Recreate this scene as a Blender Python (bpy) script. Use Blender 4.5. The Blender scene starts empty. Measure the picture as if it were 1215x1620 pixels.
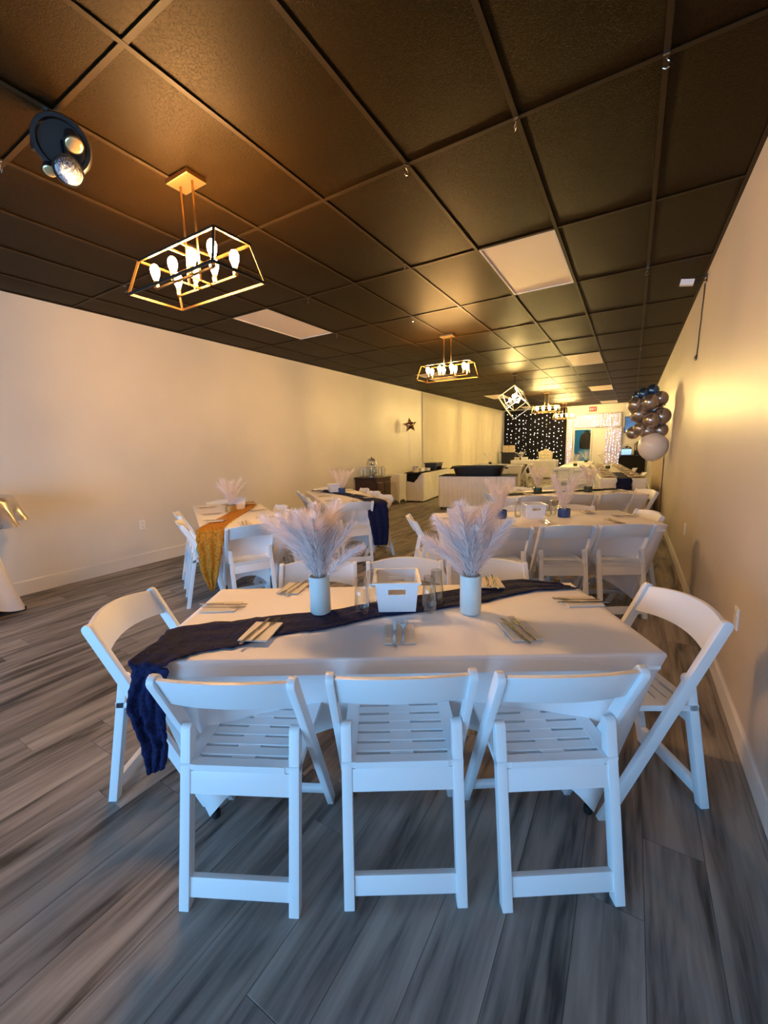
import bpy, bmesh, math, random
from mathutils import Vector, Matrix, noise

random.seed(7)
scene = bpy.context.scene
col = scene.collection
R = math.radians
PI = math.pi

# ---------------------------------------------------------------- camera
H = 1.4214            # eye height
ZC = 3.0064           # ceiling height
XL, XR = -5.311, 0.516
YN, YF = -4.3, 19.75  # shop front, far wall
FPX = 643.2
yaw, pitch, roll = .5458, .1567, -.0236
fw = Vector((-math.sin(yaw) * math.cos(pitch), math.cos(yaw) * math.cos(pitch), -math.sin(pitch)))
r0 = Vector((math.cos(yaw), math.sin(yaw), 0))
u0 = r0.cross(fw)
rv = r0 * math.cos(roll) + u0 * math.sin(roll)
uv = -r0 * math.sin(roll) + u0 * math.cos(roll)
cd = bpy.data.cameras.new('camera')
cam = bpy.data.objects.new('camera', cd)
col.objects.link(cam)
cd.sensor_fit = 'HORIZONTAL'
cd.sensor_width = 36
cd.lens = 36 * FPX / 1215
cd.clip_start = .05
m = Matrix((rv, uv, -fw)).transposed().to_4x4()
m.translation = (0, 0, H)
cam.matrix_world = m
scene.camera = cam

# ---------------------------------------------------------------- light
DAY = 14
LAMP_NEAR = ((1, .53, .19), 660)
LAMP_MID = ((1, .55, .18), 470)
LAMP_FAR = ((1, .68, .23), 960)
scene.view_settings.view_transform = 'Standard'
scene.view_settings.look = 'None'
scene.view_settings.gamma = 1
scene.view_settings.use_curve_mapping = False
scene.view_settings.exposure = 0
world = bpy.data.worlds.new('world')
scene.world = world
world.use_nodes = True
bg = world.node_tree.nodes['Background']
bg.inputs[0].default_value = (.24, .56, 1, 1)
bg.inputs[1].default_value = DAY
pl = bpy.data.lights.new('window_daylight', 'AREA')
pl.shape = 'RECTANGLE'
pl.size, pl.size_y = 5.8, 2.16
pl.cycles.is_portal = True
po = bpy.data.objects.new('window_daylight', pl)
col.objects.link(po)
po.location = ((XL + XR) / 2, YN - .06, 1.14)
po.rotation_euler = (R(90), 0, 0)   # shines towards +y
po.rotation_euler = Vector((0, -1, 0)).to_track_quat('Z', 'Y').to_euler()
scene.cycles.max_bounces = 8
scene.cycles.diffuse_bounces = 5
scene.cycles.transparent_max_bounces = 16
scene.cycles.sample_clamp_indirect = 6


# ---------------------------------------------------------------- helpers
class MB:
    def __init__(s):
        s.v, s.f, s.m = [], [], []

    def add(s, v, f, mi=0):
        o = len(s.v)
        s.v += [tuple(p) for p in v]
        s.f += [tuple(i + o for i in q) for q in f]
        s.m += [mi] * len(f)
        return s

    def box(s, c, d, rot=None, mi=0):
        x, y, z = d[0] / 2, d[1] / 2, d[2] / 2
        vs = [Vector((a * x, b * y, e * z)) for a, b, e in
              ((-1, -1, -1), (1, -1, -1), (1, 1, -1), (-1, 1, -1), (-1, -1, 1), (1, -1, 1), (1, 1, 1), (-1, 1, 1))]
        if rot is not None:
            vs = [rot @ v for v in vs]
        c = Vector(c)
        return s.add([v + c for v in vs], [(0, 3, 2, 1), (4, 5, 6, 7), (0, 1, 5, 4), (1, 2, 6, 5), (2, 3, 7, 6), (3, 0, 4, 7)], mi)

    def bar(s, p0, p1, w, h=None, ref=(0, 0, 1), mi=0):
        p0, p1 = Vector(p0), Vector(p1)
        h = h or w
        d = (p1 - p0).normalized()
        ref = Vector(ref)
        if abs(d.dot(ref)) > .98:
            ref = Vector((1, 0, 0))
        a = d.cross(ref).normalized()
        b = a.cross(d)
        vs = []
        for p in (p0, p1):
            for i, j in ((-1, -1), (1, -1), (1, 1), (-1, 1)):
                vs.append(p + a * (i * w / 2) + b * (j * h / 2))
        return s.add(vs, [(0, 1, 2, 3), (7, 6, 5, 4), (0, 4, 5, 1), (1, 5, 6, 2), (2, 6, 7, 3), (3, 7, 4, 0)], mi)

    def tube(s, pts, r, n=8, mi=0, cap=True):
        pts = [Vector(p) for p in pts]
        rs = r if isinstance(r, (list, tuple)) else [r] * len(pts)
        vs, fs = [], []
        prev = None
        for i, p in enumerate(pts):
            d = (pts[min(i + 1, len(pts) - 1)] - pts[max(i - 1, 0)]).normalized()
            if prev is None:
                a = d.cross(Vector((0, 0, 1)) if abs(d.z) < .9 else Vector((1, 0, 0))).normalized()
            else:
                a = (prev - d * prev.dot(d)).normalized()
            prev = a
            b = d.cross(a)
            for k in range(n):
                t = 2 * PI * k / n
                vs.append(p + (a * math.cos(t) + b * math.sin(t)) * rs[i])
        for i in range(len(pts) - 1):
            for k in range(n):
                k2 = (k + 1) % n
                fs.append((i * n + k, i * n + k2, (i + 1) * n + k2, (i + 1) * n + k))
        if cap:
            fs.append(tuple(range(n))[::-1])
            fs.append(tuple((len(pts) - 1) * n + k for k in range(n)))
        return s.add(vs, fs, mi)

    def lathe(s, prof, n=24, c=(0, 0, 0), rot=None, mi=0):
        vs, fs = [], []
        for (r, z) in prof:
            for k in range(n):
                t = 2 * PI * k / n
                vs.append(Vector((r * math.cos(t), r * math.sin(t), z)))
        if rot is not None:
            vs = [rot @ v for v in vs]
        c = Vector(c)
        vs = [v + c for v in vs]
        for i in range(len(prof) - 1):
            for k in range(n):
                k2 = (k + 1) % n
                fs.append((i * n + k, i * n + k2, (i + 1) * n + k2, (i + 1) * n + k))
        if prof[0][0] > 1e-4:
            fs.append(tuple(range(n))[::-1])
        if prof[-1][0] > 1e-4:
            fs.append(tuple((len(prof) - 1) * n + k for k in range(n)))
        return s.add(vs, fs, mi)

    def grid(s, fn, nu, nv, mi=0, closed=False):
        vs = [fn(i / nu, j / nv) for j in range(nv + 1) for i in range(nu + 1)]
        fs = [(j * (nu + 1) + i, j * (nu + 1) + i + 1, (j + 1) * (nu + 1) + i + 1, (j + 1) * (nu + 1) + i)
              for j in range(nv) for i in range(nu)]
        return s.add(vs, fs, mi)

    def prism(s, poly, d0, d1, frame, mi=0):
        """poly: 2D points; frame(a, b, d) -> 3D point"""
        n = len(poly)
        vs = [frame(a, b, d0) for a, b in poly] + [frame(a, b, d1) for a, b in poly]
        fs = [tuple(range(n))[::-1], tuple(range(n, 2 * n))]
        for i in range(n):
            j = (i + 1) % n
            fs.append((i, j, n + j, n + i))
        return s.add(vs, fs, mi)

    def mesh(s, name, mats, smooth=False, bevel=0, fix=True):
        me = bpy.data.meshes.new(name)
        me.from_pydata(s.v, [], s.f)
        for mt in (mats if isinstance(mats, (list, tuple)) else [mats]):
            me.materials.append(mt)
        if any(s.m):
            me.polygons.foreach_set('material_index', s.m)
        if bevel or fix:
            bm = bmesh.new()
            bm.from_mesh(me)
            if fix:
                bmesh.ops.remove_doubles(bm, verts=bm.verts, dist=1e-5)
                bmesh.ops.recalc_face_normals(bm, faces=bm.faces)
            if bevel:
                es = [e for e in bm.edges if len(e.link_faces) == 2 and e.calc_face_angle(0) > .6]
                bmesh.ops.bevel(bm, geom=es, offset=bevel, segments=2, profile=.6, affect='EDGES', clamp_overlap=True)
            bm.to_mesh(me)
            bm.free()
        if smooth:
            me.polygons.foreach_set('use_smooth', [True] * len(me.polygons))
            if smooth == 'auto' or bevel:
                me.set_sharp_from_angle(angle=R(40))
        me.update()
        return me

    def build(s, name, mats, parent=None, smooth=False, bevel=0, fix=True):
        return link(name, s.mesh(name, mats, smooth, bevel, fix), parent)


def link(name, me, parent=None):
    o = bpy.data.objects.new(name, me)
    col.objects.link(o)
    if parent is not None:
        o.parent = parent
    return o


def tag(o, label, cat, group=None, kind=None):
    o['label'] = label
    o['category'] = cat
    if group:
        o['group'] = group
    if kind:
        o['kind'] = kind
    return o


def thing(name, label, cat, loc=(0, 0, 0), rz=0, group=None):
    o = bpy.data.objects.new(name, None)
    o.empty_display_size = .05
    col.objects.link(o)
    o.location = loc
    o.rotation_euler = (0, 0, rz)
    return tag(o, label, cat, group)


def struct(o):
    o['kind'] = 'structure'
    return o


def dup(o, parent=None):
    c = o.copy()
    col.objects.link(c)
    if parent is not None:
        c.parent = parent
    for ch in o.children:
        dup(ch, c)
    return c


def put(o, loc, rz=0, label=None, group=None):
    o.location = loc
    o.rotation_euler = (0, 0, rz)
    if label:
        o['label'] = label
    if group:
        o['group'] = group
    return o


class Proto:
    """first use returns the source thing, later uses copies"""
    def __init__(s, make):
        s.make, s.o = make, None

    def __call__(s, loc, rz=0, label=None, group=None):
        if s.o is None:
            s.o = s.make()
            o = s.o
        else:
            o = dup(s.o)
        return put(o, loc, rz, label, group)


# ---------------------------------------------------------------- materials
def nn(nt, t, **kw):
    n = nt.nodes.new(t)
    for k, v in kw.items():
        setattr(n, k, v)
    return n


def mat(name, c, rough=.5, metal=0, spec=.5, noise_scale=0, var=.0, bump=0, bscale=60, emit=None, sheen=0, trans=0, alpha=1, coat=0, stretch=(1, 1, 1)):
    mt = bpy.data.materials.new(name)
    mt.use_nodes = True
    nt = mt.node_tree
    b = nt.nodes['Principled BSDF']
    b.inputs['Base Color'].default_value = (*c, 1)
    b.inputs['Roughness'].default_value = rough
    b.inputs['Metallic'].default_value = metal
    b.inputs['Specular IOR Level'].default_value = spec
    if sheen:
        b.inputs['Sheen Weight'].default_value = sheen
    if trans:
        b.inputs['Transmission Weight'].default_value = trans
    if coat:
        b.inputs['Coat Weight'].default_value = coat
        b.inputs['Coat Roughness'].default_value = .1
    if emit:
        b.inputs['Emission Color'].default_value = (*emit[0], 1)
        b.inputs['Emission Strength'].default_value = emit[1]
    if var or bump:
        geo = nn(nt, 'ShaderNodeTexCoord')
        mp = nn(nt, 'ShaderNodeMapping')
        mp.inputs['Scale'].default_value = stretch
        nt.links.new(geo.outputs['Object'], mp.inputs['Vector'])
        if var:
            no = nn(nt, 'ShaderNodeTexNoise')
            no.inputs['Scale'].default_value = noise_scale or 5
            no.inputs['Detail'].default_value = 4
            nt.links.new(mp.outputs[0], no.inputs['Vector'])
            rp = nn(nt, 'ShaderNodeMapRange')
            rp.inputs[1].default_value = .3
            rp.inputs[2].default_value = .7
            rp.inputs[3].default_value = 1 - var
            rp.inputs[4].default_value = 1 + var
            nt.links.new(no.outputs[0], rp.inputs[0])
            mx = nn(nt, 'ShaderNodeVectorMath', operation='SCALE')
            mx.inputs[0].default_value = c
            nt.links.new(rp.outputs[0], mx.inputs['Scale'])
            nt.links.new(mx.outputs[0], b.inputs['Base Color'])
        if bump:
            n2 = nn(nt, 'ShaderNodeTexNoise')
            n2.inputs['Scale'].default_value = bscale
            n2.inputs['Detail'].default_value = 3
            nt.links.new(mp.outputs[0], n2.inputs['Vector'])
            bp = nn(nt, 'ShaderNodeBump')
            bp.inputs['Strength'].default_value = bump
            bp.inputs['Distance'].default_value = .01
            nt.links.new(n2.outputs[0], bp.inputs['Height'])
            nt.links.new(bp.outputs[0], b.inputs['Normal'])
    return mt


def clear_mat(name, tint=(1, 1, 1), gloss=.04, rough=.02):
    mt = bpy.data.materials.new(name)
    mt.use_nodes = True
    nt = mt.node_tree
    nt.nodes.clear()
    out = nn(nt, 'ShaderNodeOutputMaterial')
    tr = nn(nt, 'ShaderNodeBsdfTransparent')
    tr.inputs[0].default_value = (*tint, 1)
    gl = nn(nt, 'ShaderNodeBsdfGlossy')
    gl.inputs['Roughness'].default_value = rough
    lw = nn(nt, 'ShaderNodeLayerWeight')
    lw.inputs[0].default_value = .25
    mr = nn(nt, 'ShaderNodeMapRange')
    mr.inputs[3].default_value = gloss
    mr.inputs[4].default_value = .75
    nt.links.new(lw.outputs['Facing'], mr.inputs[0])
    mx = nn(nt, 'ShaderNodeMixShader')
    nt.links.new(mr.outputs[0], mx.inputs[0])
    nt.links.new(tr.outputs[0], mx.inputs[1])
    nt.links.new(gl.outputs[0], mx.inputs[2])
    nt.links.new(mx.outputs[0], out.inputs[0])
    return mt


def emit_mat(name, c, s):
    mt = bpy.data.materials.new(name)
    mt.use_nodes = True
    nt = mt.node_tree
    nt.nodes.clear()
    out = nn(nt, 'ShaderNodeOutputMaterial')
    e = nn(nt, 'ShaderNodeEmission')
    e.inputs[0].default_value = (*c, 1)
    e.inputs[1].default_value = s
    nt.links.new(e.outputs[0], out.inputs[0])
    return mt


def floor_mat():
    mt = bpy.data.materials.new('grey_oak_plank')
    mt.use_nodes = True
    nt = mt.node_tree
    b = nt.nodes['Principled BSDF']
    L = nt.links.new
    at = nn(nt, 'ShaderNodeAttribute', attribute_name='rnd')
    geo = nn(nt, 'ShaderNodeNewGeometry')
    off = nn(nt, 'ShaderNodeVectorMath', operation='SCALE')
    L(at.outputs['Color'], off.inputs[0])
    off.inputs['Scale'].default_value = 40
    ad = nn(nt, 'ShaderNodeVectorMath', operation='ADD')
    L(geo.outputs['Position'], ad.inputs[0])
    L(off.outputs[0], ad.inputs[1])

    def noise_(sx, sy, scale, det, dist=0):
        mp = nn(nt, 'ShaderNodeMapping')
        mp.inputs['Scale'].default_value = (sx, sy, 1)
        L(ad.outputs[0], mp.inputs[0])
        n = nn(nt, 'ShaderNodeTexNoise')
        n.inputs['Scale'].default_value = scale
        n.inputs['Detail'].default_value = det
        n.inputs['Distortion'].default_value = dist
        L(mp.outputs[0], n.inputs['Vector'])
        return n
    n1 = noise_(1, .11, 13, 7, .7)
    n2 = noise_(1, .06, 60, 3, .2)
    n3 = noise_(1, .3, 2.2, 2)
    cr = nn(nt, 'ShaderNodeValToRGB')
    e = cr.color_ramp.elements
    e[0].position, e[0].color = .30, (.046, .042, .038, 1)
    e[1].position, e[1].color = .70, (.36, .32, .285, 1)
    k = e.new(.46)
    k.color = (.20, .180, .162, 1)
    a1 = nn(nt, 'ShaderNodeMath', operation='MULTIPLY_ADD')
    L(n2.outputs[0], a1.inputs[0])
    a1.inputs[1].default_value = .32
    L(n1.outputs[0], a1.inputs[2])
    a2 = nn(nt, 'ShaderNodeMath', operation='MULTIPLY_ADD')
    L(n3.outputs[0], a2.inputs[0])
    a2.inputs[1].default_value = .35
    L(a1.outputs[0], a2.inputs[2])
    a3 = nn(nt, 'ShaderNodeMath', operation='SUBTRACT')
    L(a2.outputs[0], a3.inputs[0])
    a3.inputs[1].default_value = .33
    L(a3.outputs[0], cr.inputs[0])
    sp = nn(nt, 'ShaderNodeSeparateColor')
    L(at.outputs['Color'], sp.inputs[0])
    mr = nn(nt, 'ShaderNodeMapRange')
    mr.inputs[3].default_value = .86
    mr.inputs[4].default_value = 1.14
    L(sp.outputs[0], mr.inputs[0])
    sc = nn(nt, 'ShaderNodeVectorMath', operation='SCALE')
    L(cr.outputs[0], sc.inputs[0])
    L(mr.outputs[0], sc.inputs['Scale'])
    L(sc.outputs[0], b.inputs['Base Color'])
    b.inputs['Roughness'].default_value = .46
    b.inputs['Specular IOR Level'].default_value = .35
    bp = nn(nt, 'ShaderNodeBump')
    bp.inputs['Strength'].default_value = .12
    bp.inputs['Distance'].default_value = .003
    L(n2.outputs[0], bp.inputs['Height'])
    L(bp.outputs[0], b.inputs['Normal'])
    return mt


def tile_mat():
    mt = bpy.data.materials.new('black_ceiling_tile')
    mt.use_nodes = True
    nt = mt.node_tree
    b = nt.nodes['Principled BSDF']
    L = nt.links.new
    geo = nn(nt, 'ShaderNodeNewGeometry')
    wn = nn(nt, 'ShaderNodeTexNoise')
    wn.inputs['Scale'].default_value = 5
    L(geo.outputs['Position'], wn.inputs['Vector'])
    v = nn(nt, 'ShaderNodeTexNoise')
    v.inputs['Scale'].default_value = 115
    v.inputs['Detail'].default_value = 2.5
    v.inputs['Distortion'].default_value = 1.2
    L(geo.outputs['Position'], v.inputs['Vector'])
    cr = nn(nt, 'ShaderNodeValToRGB')
    cr.color_ramp.elements[0].position = .36
    cr.color_ramp.elements[1].position = .46
    L(v.outputs[0], cr.inputs[0])
    mx = nn(nt, 'ShaderNodeMix', data_type='RGBA')
    mx.inputs[6].default_value = (.0042, .0022, .0006, 1)
    mx.inputs[7].default_value = (.0150, .0080, .0021, 1)
    L(cr.outputs[0], mx.inputs[0])
    L(mx.outputs[2], b.inputs['Base Color'])
    b.inputs['Roughness'].default_value = .5
    b.inputs['Specular IOR Level'].default_value = .085
    b.inputs['Specular Tint'].default_value = (1, .74, .38, 1)
    bp = nn(nt, 'ShaderNodeBump')
    bp.inputs['Strength'].default_value = .35
    bp.inputs['Distance'].default_value = .004
    L(cr.outputs[0], bp.inputs['Height'])
    L(bp.outputs[0], b.inputs['Normal'])
    return mt


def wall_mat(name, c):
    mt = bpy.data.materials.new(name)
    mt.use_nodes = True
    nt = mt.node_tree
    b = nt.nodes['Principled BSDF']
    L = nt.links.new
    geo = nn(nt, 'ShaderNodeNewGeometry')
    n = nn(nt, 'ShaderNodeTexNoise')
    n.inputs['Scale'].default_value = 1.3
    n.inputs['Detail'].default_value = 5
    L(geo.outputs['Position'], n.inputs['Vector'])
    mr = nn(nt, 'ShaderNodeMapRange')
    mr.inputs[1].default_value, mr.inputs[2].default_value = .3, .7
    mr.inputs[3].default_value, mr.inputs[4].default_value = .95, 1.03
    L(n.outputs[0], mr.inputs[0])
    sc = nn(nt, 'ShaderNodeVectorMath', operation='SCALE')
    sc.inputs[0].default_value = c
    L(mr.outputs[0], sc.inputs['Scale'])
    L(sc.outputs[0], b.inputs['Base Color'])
    b.inputs['Roughness'].default_value = .42
    b.inputs['Specular IOR Level'].default_value = .35
    n2 = nn(nt, 'ShaderNodeTexNoise')
    n2.inputs['Scale'].default_value = 90
    L(geo.outputs['Position'], n2.inputs['Vector'])
    bp = nn(nt, 'ShaderNodeBump')
    bp.inputs['Strength'].default_value = .08
    bp.inputs['Distance'].default_value = .004
    L(n2.outputs[0], bp.inputs['Height'])
    L(bp.outputs[0], b.inputs['Normal'])
    return mt


def plume_mat():
    mt = bpy.data.materials.new('white_pampas')
    mt.use_nodes = True
    nt = mt.node_tree
    nt.nodes.clear()
    out = nn(nt, 'ShaderNodeOutputMaterial')
    d = nn(nt, 'ShaderNodeBsdfDiffuse')
    d.inputs[0].default_value = (.93, .86, .86, 1)
    t = nn(nt, 'ShaderNodeBsdfTranslucent')
    t.inputs[0].default_value = (.95, .88, .86, 1)
    mx = nn(nt, 'ShaderNodeMixShader')
    mx.inputs[0].default_value = .45
    nt.links.new(d.outputs[0], mx.inputs[1])
    nt.links.new(t.outputs[0], mx.inputs[2])
    nt.links.new(mx.outputs[0], out.inputs[0])
    return mt


M = {
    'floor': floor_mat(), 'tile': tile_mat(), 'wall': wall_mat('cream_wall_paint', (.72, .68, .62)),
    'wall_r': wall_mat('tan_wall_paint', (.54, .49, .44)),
    'groove': mat('dark_groove', (.02, .017, .015), .9),
    'grid': mat('black_grid_metal', (.030, .018, .007), .5, 0, .12),
    'base': mat('white_trim_paint', (.72, .70, .66), .4),
    'chair': mat('white_resin', (.80, .81, .82), .38, 0, .45),
    'cover': mat('white_spandex', (.87, .84, .84), .6, 0, .25, bump=.25, bscale=9, sheen=.1),
    'cloth': mat('white_polyester', (.78, .76, .74), .75, 0, .2, bump=.2, bscale=14),
    'navy': mat('navy_gauze', (.006, .010, .052), .8, 0, .2, noise_scale=70, var=.5, bump=.8, bscale=55),
    'gold_cloth': mat('gold_gauze', (.46, .20, .02), .75, 0, .2, noise_scale=60, var=.35, bump=.8, bscale=55),
    'black_cloth': mat('black_cloth', (.008, .008, .009), .8, 0, .2),
    'frost': mat('frosted_glass', (.60, .68, .68), .45, 0, .5),
    'blue_glass': mat('blue_glass', (.03, .07, .22), .2, 0, .5),
    'green_glass': mat('dark_green_glass', (.03, .05, .03), .2, 0, .5),
    'gold_glass': mat('amber_glass', (.38, .22, .05), .25, 0, .5),
    'pampas': plume_mat(),
    'stem': mat('pale_stem', (.62, .55, .45), .8),
    'plastic': mat('white_plastic', (.82, .82, .83), .35, 0, .45),
    'paper': mat('napkin_paper', (.74, .68, .58), .9, 0, .1, bump=.15, bscale=80),
    'steel': mat('stainless_steel', (.55, .53, .50), .17, 1),
    'chrome': mat('satin_nickel', (.85, .80, .70), .35, .6),
    'darksteel': mat('polished_steel', (.45, .44, .43), .12, 1),
    'glass': clear_mat('clear_glass', (.97, .98, .98), .03),
    'pane': clear_mat('window_glass', (.96, .98, .98), .03),
    'brass': mat('brushed_brass', (.80, .52, .20), .28, 1),
    'frame_brass': mat('aged_brass', (.17, .095, .03), .45, 1),
    'blackmetal': mat('black_metal', (.010, .009, .008), .4, 0, .5),
    'lens': mat('white_acrylic_lens', (.74, .62, .50), .45, 0, .4, bump=.2, bscale=250),
    'white_metal': mat('white_enamel', (.72, .68, .63), .4),
    'bulb_near': emit_mat('bulb_glow_near', *LAMP_NEAR), 'bulb_mid': emit_mat('bulb_glow_mid', *LAMP_MID), 'bulb_far': emit_mat('bulb_glow_far', *LAMP_FAR),
    'black_plastic': mat('black_plastic', (.012, .012, .013), .35),
    'rubber': mat('black_rubber', (.01, .01, .01), .7),
    'cord': mat('black_cord', (.03, .022, .016), .6),
    'drape': mat('white_drape', (.74, .68, .57), .85, 0, .1),
    'drape_tan': mat('beige_drape', (.55, .45, .33), .85, 0, .1),
    'black_drape': mat('black_velvet', (.007, .006, .007), .9, 0, .1, sheen=.1),
    'sheer': mat('white_sheer', (.66, .62, .66), .85, 0, .1),
    'led_warm': emit_mat('fairy_light_warm', (1, .88, .74), 14), 'led_cool': emit_mat('fairy_light_cool', (.72, .66, 1), 12),
    'wood': mat('dark_brown_wood', (.035, .012, .006), .35, 0, .5, noise_scale=8, var=.3, stretch=(1, 1, 8)),
    'taupe': mat('chrome_taupe_latex', (.40, .33, .27), .22, .75),
    'bluechrome': mat('chrome_blue_latex', (.06, .12, .22), .2, .75),
    'white_latex': mat('white_latex', (.78, .72, .64), .3, 0, .5),
    'bronze_foil': mat('bronze_foil', (.34, .20, .11), .12, 1),
    'satin': mat('silver_satin', (.55, .50, .45), .22, .8, bump=.5, bscale=7),
    'red': mat('red_sign', (.45, .02, .02), .5, emit=((1, .05, .03), .55)),
    'letter': mat('sign_letter', (.9, .75, .7), .5, emit=((1, .8, .75), .6)),
    'teal': mat('teal_wall', (.22, .50, .52), .6),
    'fleece': mat('black_fleece', (.012, .012, .015), .9),
    'denim': mat('pale_blue_cloth', (.45, .60, .68), .8),
    'screen': mat('blue_screen', (.02, .10, .35), .3, noise_scale=2.2, var=.8, emit=((.05, .2, .6), .35)),
    'gilt': mat('cream_gilt', (.72, .60, .36), .35, .15),
    'ivory': mat('ivory_paint', (.72, .66, .52), .4),
    'charger': mat('gold_charger', (.55, .38, .12), .3, .8),
    'plate': mat('white_china', (.82, .80, .76), .2),
    'darkplate': mat('cream_napkin', (.62, .50, .36), .7),
    'lamplens': mat('faceted_lens', (.40, .40, .42), .15, .85, bump=1.0, bscale=60, stretch=(1, 4, 1)),
    'lensamber': mat('amber_lens', (.85, .62, .30), .12, .6),
    'card': mat('printed_card', (.62, .50, .34), .6, noise_scale=12, var=.3),
}

# ---------------------------------------------------------------- room shell
# floor: a sub-base with planks laid along the room
fb = MB().box(((XL + XR) / 2, (YN + YF) / 2 + 1, -.035), (XR - XL, YF - YN + 2, .06)).build('floor', M['groove'])
struct(fb)
PW, PLEN, GAP = .181, 1.22, .0009


def seen(x, y):
    v = Vector((x, y, 0)) - Vector((0, 0, H))
    z = v.dot(fw)
    if z < .2:
        return 0
    px, py = 607.5 + FPX * v.dot(rv) / z, 810 - FPX * v.dot(uv) / z
    inside = -80 < px < 1295 and py < 1700
    return (1 if inside else .02) * FPX * FPX * H / z ** 3


def plank_geo(x0, x1, y0, y1):
    g, c, z = GAP / 2, .0012, 0.0
    a = [(x0 + g, y0 + g), (x1 - g, y0 + g), (x1 - g, y1 - g), (x0 + g, y1 - g)]
    b = [(x0 + g + c, y0 + g + c), (x1 - g - c, y0 + g + c), (x1 - g - c, y1 - g - c), (x0 + g + c, y1 - g - c)]
    v = [(x, y, -.005) for x, y in a] + [(x, y, z - .0012) for x, y in a] + [(x, y, z) for x, y in b]
    f = [(8, 9, 10, 11)]
    for i in range(4):
        j = (i + 1) % 4
        f += [(4 + i, 4 + j, 8 + j, 8 + i), (i, j, 4 + j, 4 + i)]
    return v, f


planks = []
nx = int(math.ceil((XR - XL) / PW))
for i in range(nx):
    x0 = XL + i * PW
    x1 = min(XR, x0 + PW)
    y = YN - random.random() * PLEN
    while y < YF:
        a, b2 = max(y, YN), min(y + PLEN, YF)
        if b2 - a > .05:
            planks.append((seen((x0 + x1) / 2, (a + b2) / 2), x0, x1, a, b2, (random.random(), random.random(), random.random(), 1)))
        y += PLEN
planks.sort(key=lambda p: -p[0])


def rnd_attr(me, cols):
    at = me.color_attributes.new('rnd', 'FLOAT_COLOR', 'POINT')
    for i, c in enumerate(cols):
        at.data[i].color = c


for p in planks[:300]:
    v, f = plank_geo(*p[1:5])
    me = bpy.data.meshes.new('plank')
    me.from_pydata(v, [], f)
    me.materials.append(M['floor'])
    rnd_attr(me, [p[5]] * len(v))
    link('plank', me, fb)
b = MB()
cols = []
for p in planks[300:]:
    v, f = plank_geo(*p[1:5])
    b.add(v, f)
    cols += [p[5]] * len(v)
me = b.mesh('plank_field', M['floor'], fix=False)
rnd_attr(me, cols)
link('plank_field', me, fb)['kind'] = 'stuff'

# walls
wl = struct(MB().box((XL - .06, (YN + YF) / 2, ZC / 2 + .09), (.12, YF - YN + .24, ZC + .18)).build('wall_left', M['wall']))
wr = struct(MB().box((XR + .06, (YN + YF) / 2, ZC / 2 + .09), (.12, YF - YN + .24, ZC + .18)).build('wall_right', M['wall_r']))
DX0, DX1, DZ = -2.21, -1.50, 2.03
b = MB()
b.box(((XL + DX0) / 2, YF + .06, ZC / 2 + .09), (DX0 - XL, .12, ZC + .18))
b.box(((XR + DX1) / 2, YF + .06, ZC / 2 + .09), (XR - DX1, .12, ZC + .18))
b.box(((DX0 + DX1) / 2, YF + .06, (ZC + .18 + DZ) / 2), (DX1 - DX0, .12, ZC + .18 - DZ))
struct(b.build('wall_back', M['wall']))
# shop front behind the camera: low wall, header, glazing
WZ0, WZ1 = .06, 2.22
b = MB()
b.box(((XL + XR) / 2, YN - .06, WZ0 / 2), (XR - XL, .12, WZ0))
b.box(((XL + XR) / 2, YN - .06, (WZ1 + ZC + .18) / 2), (XR - XL, .12, ZC + .18 - WZ1))
struct(b.build('wall_front', M['wall']))
nwin = 4
ww = (XR - XL) / nwin
for i in range(nwin):
    a, c = XL + i * ww, XL + (i + 1) * ww
    f = MB()
    for xx in (a + .03, c - .03):
        f.box((xx, YN - .06, (WZ0 + WZ1) / 2), (.06, .08, WZ1 - WZ0))
    for zz in (WZ0 + .03, WZ1 - .03):
        f.box(((a + c) / 2, YN - .06, zz), (ww - .12, .08, .06))
    wo = struct(f.build('window_%d' % (i + 1), M['white_metal']))
    MB().box(((a + c) / 2, YN - .06, (WZ0 + WZ1) / 2), (ww - .12, .006, WZ1 - WZ0 - .12)).build('pane', M['pane'], wo)
# baseboards
for nm, x, s, h in (('left', XL, 1, .15), ('right', XR, -1, .11)):
    b = MB()
    poly = [(0, 0), (.014, 0), (.014, h - .012), (.008, h), (0, h)]
    b.prism(poly, YN, YF, lambda a, z, d: (x + s * a, d, z))
    struct(b.build('baseboard_' + nm, M['base'] if nm == 'right' else M['wall']))
struct(MB().box(((DX1 + XR) / 2, YF - .007, .055), (XR - DX1, .014, .11)).build('baseboard_back', M['base']))

# ceiling: black slab above, lay-in tiles and a T-bar grid
GX = [-1.5195 * 1.585 + .60816 * k for k in range(-4, 6)]      # runner positions
GX = [x for x in GX if XL + .02 < x < XR - .02]
GY = [2.3057 + 1.22267 * k for k in range(-4, 15)]
GY = [y for y in GY if YN + .05 < y < YF - .05]
XS = [XL] + GX + [XR]
YS = [YN] + GY + [YF]
ce = struct(MB().box(((XL + XR) / 2, (YN + YF) / 2, ZC + .12), (XR - XL + .2, YF - YN + .2, .04)).build('ceiling', M['groove']))


def col_of(x):
    return max(i for i in range(len(XS) - 1) if XS[i] <= x + .01)


def row_of(y):
    return max(i for i in range(len(YS) - 1) if YS[i] <= y + .01)


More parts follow.
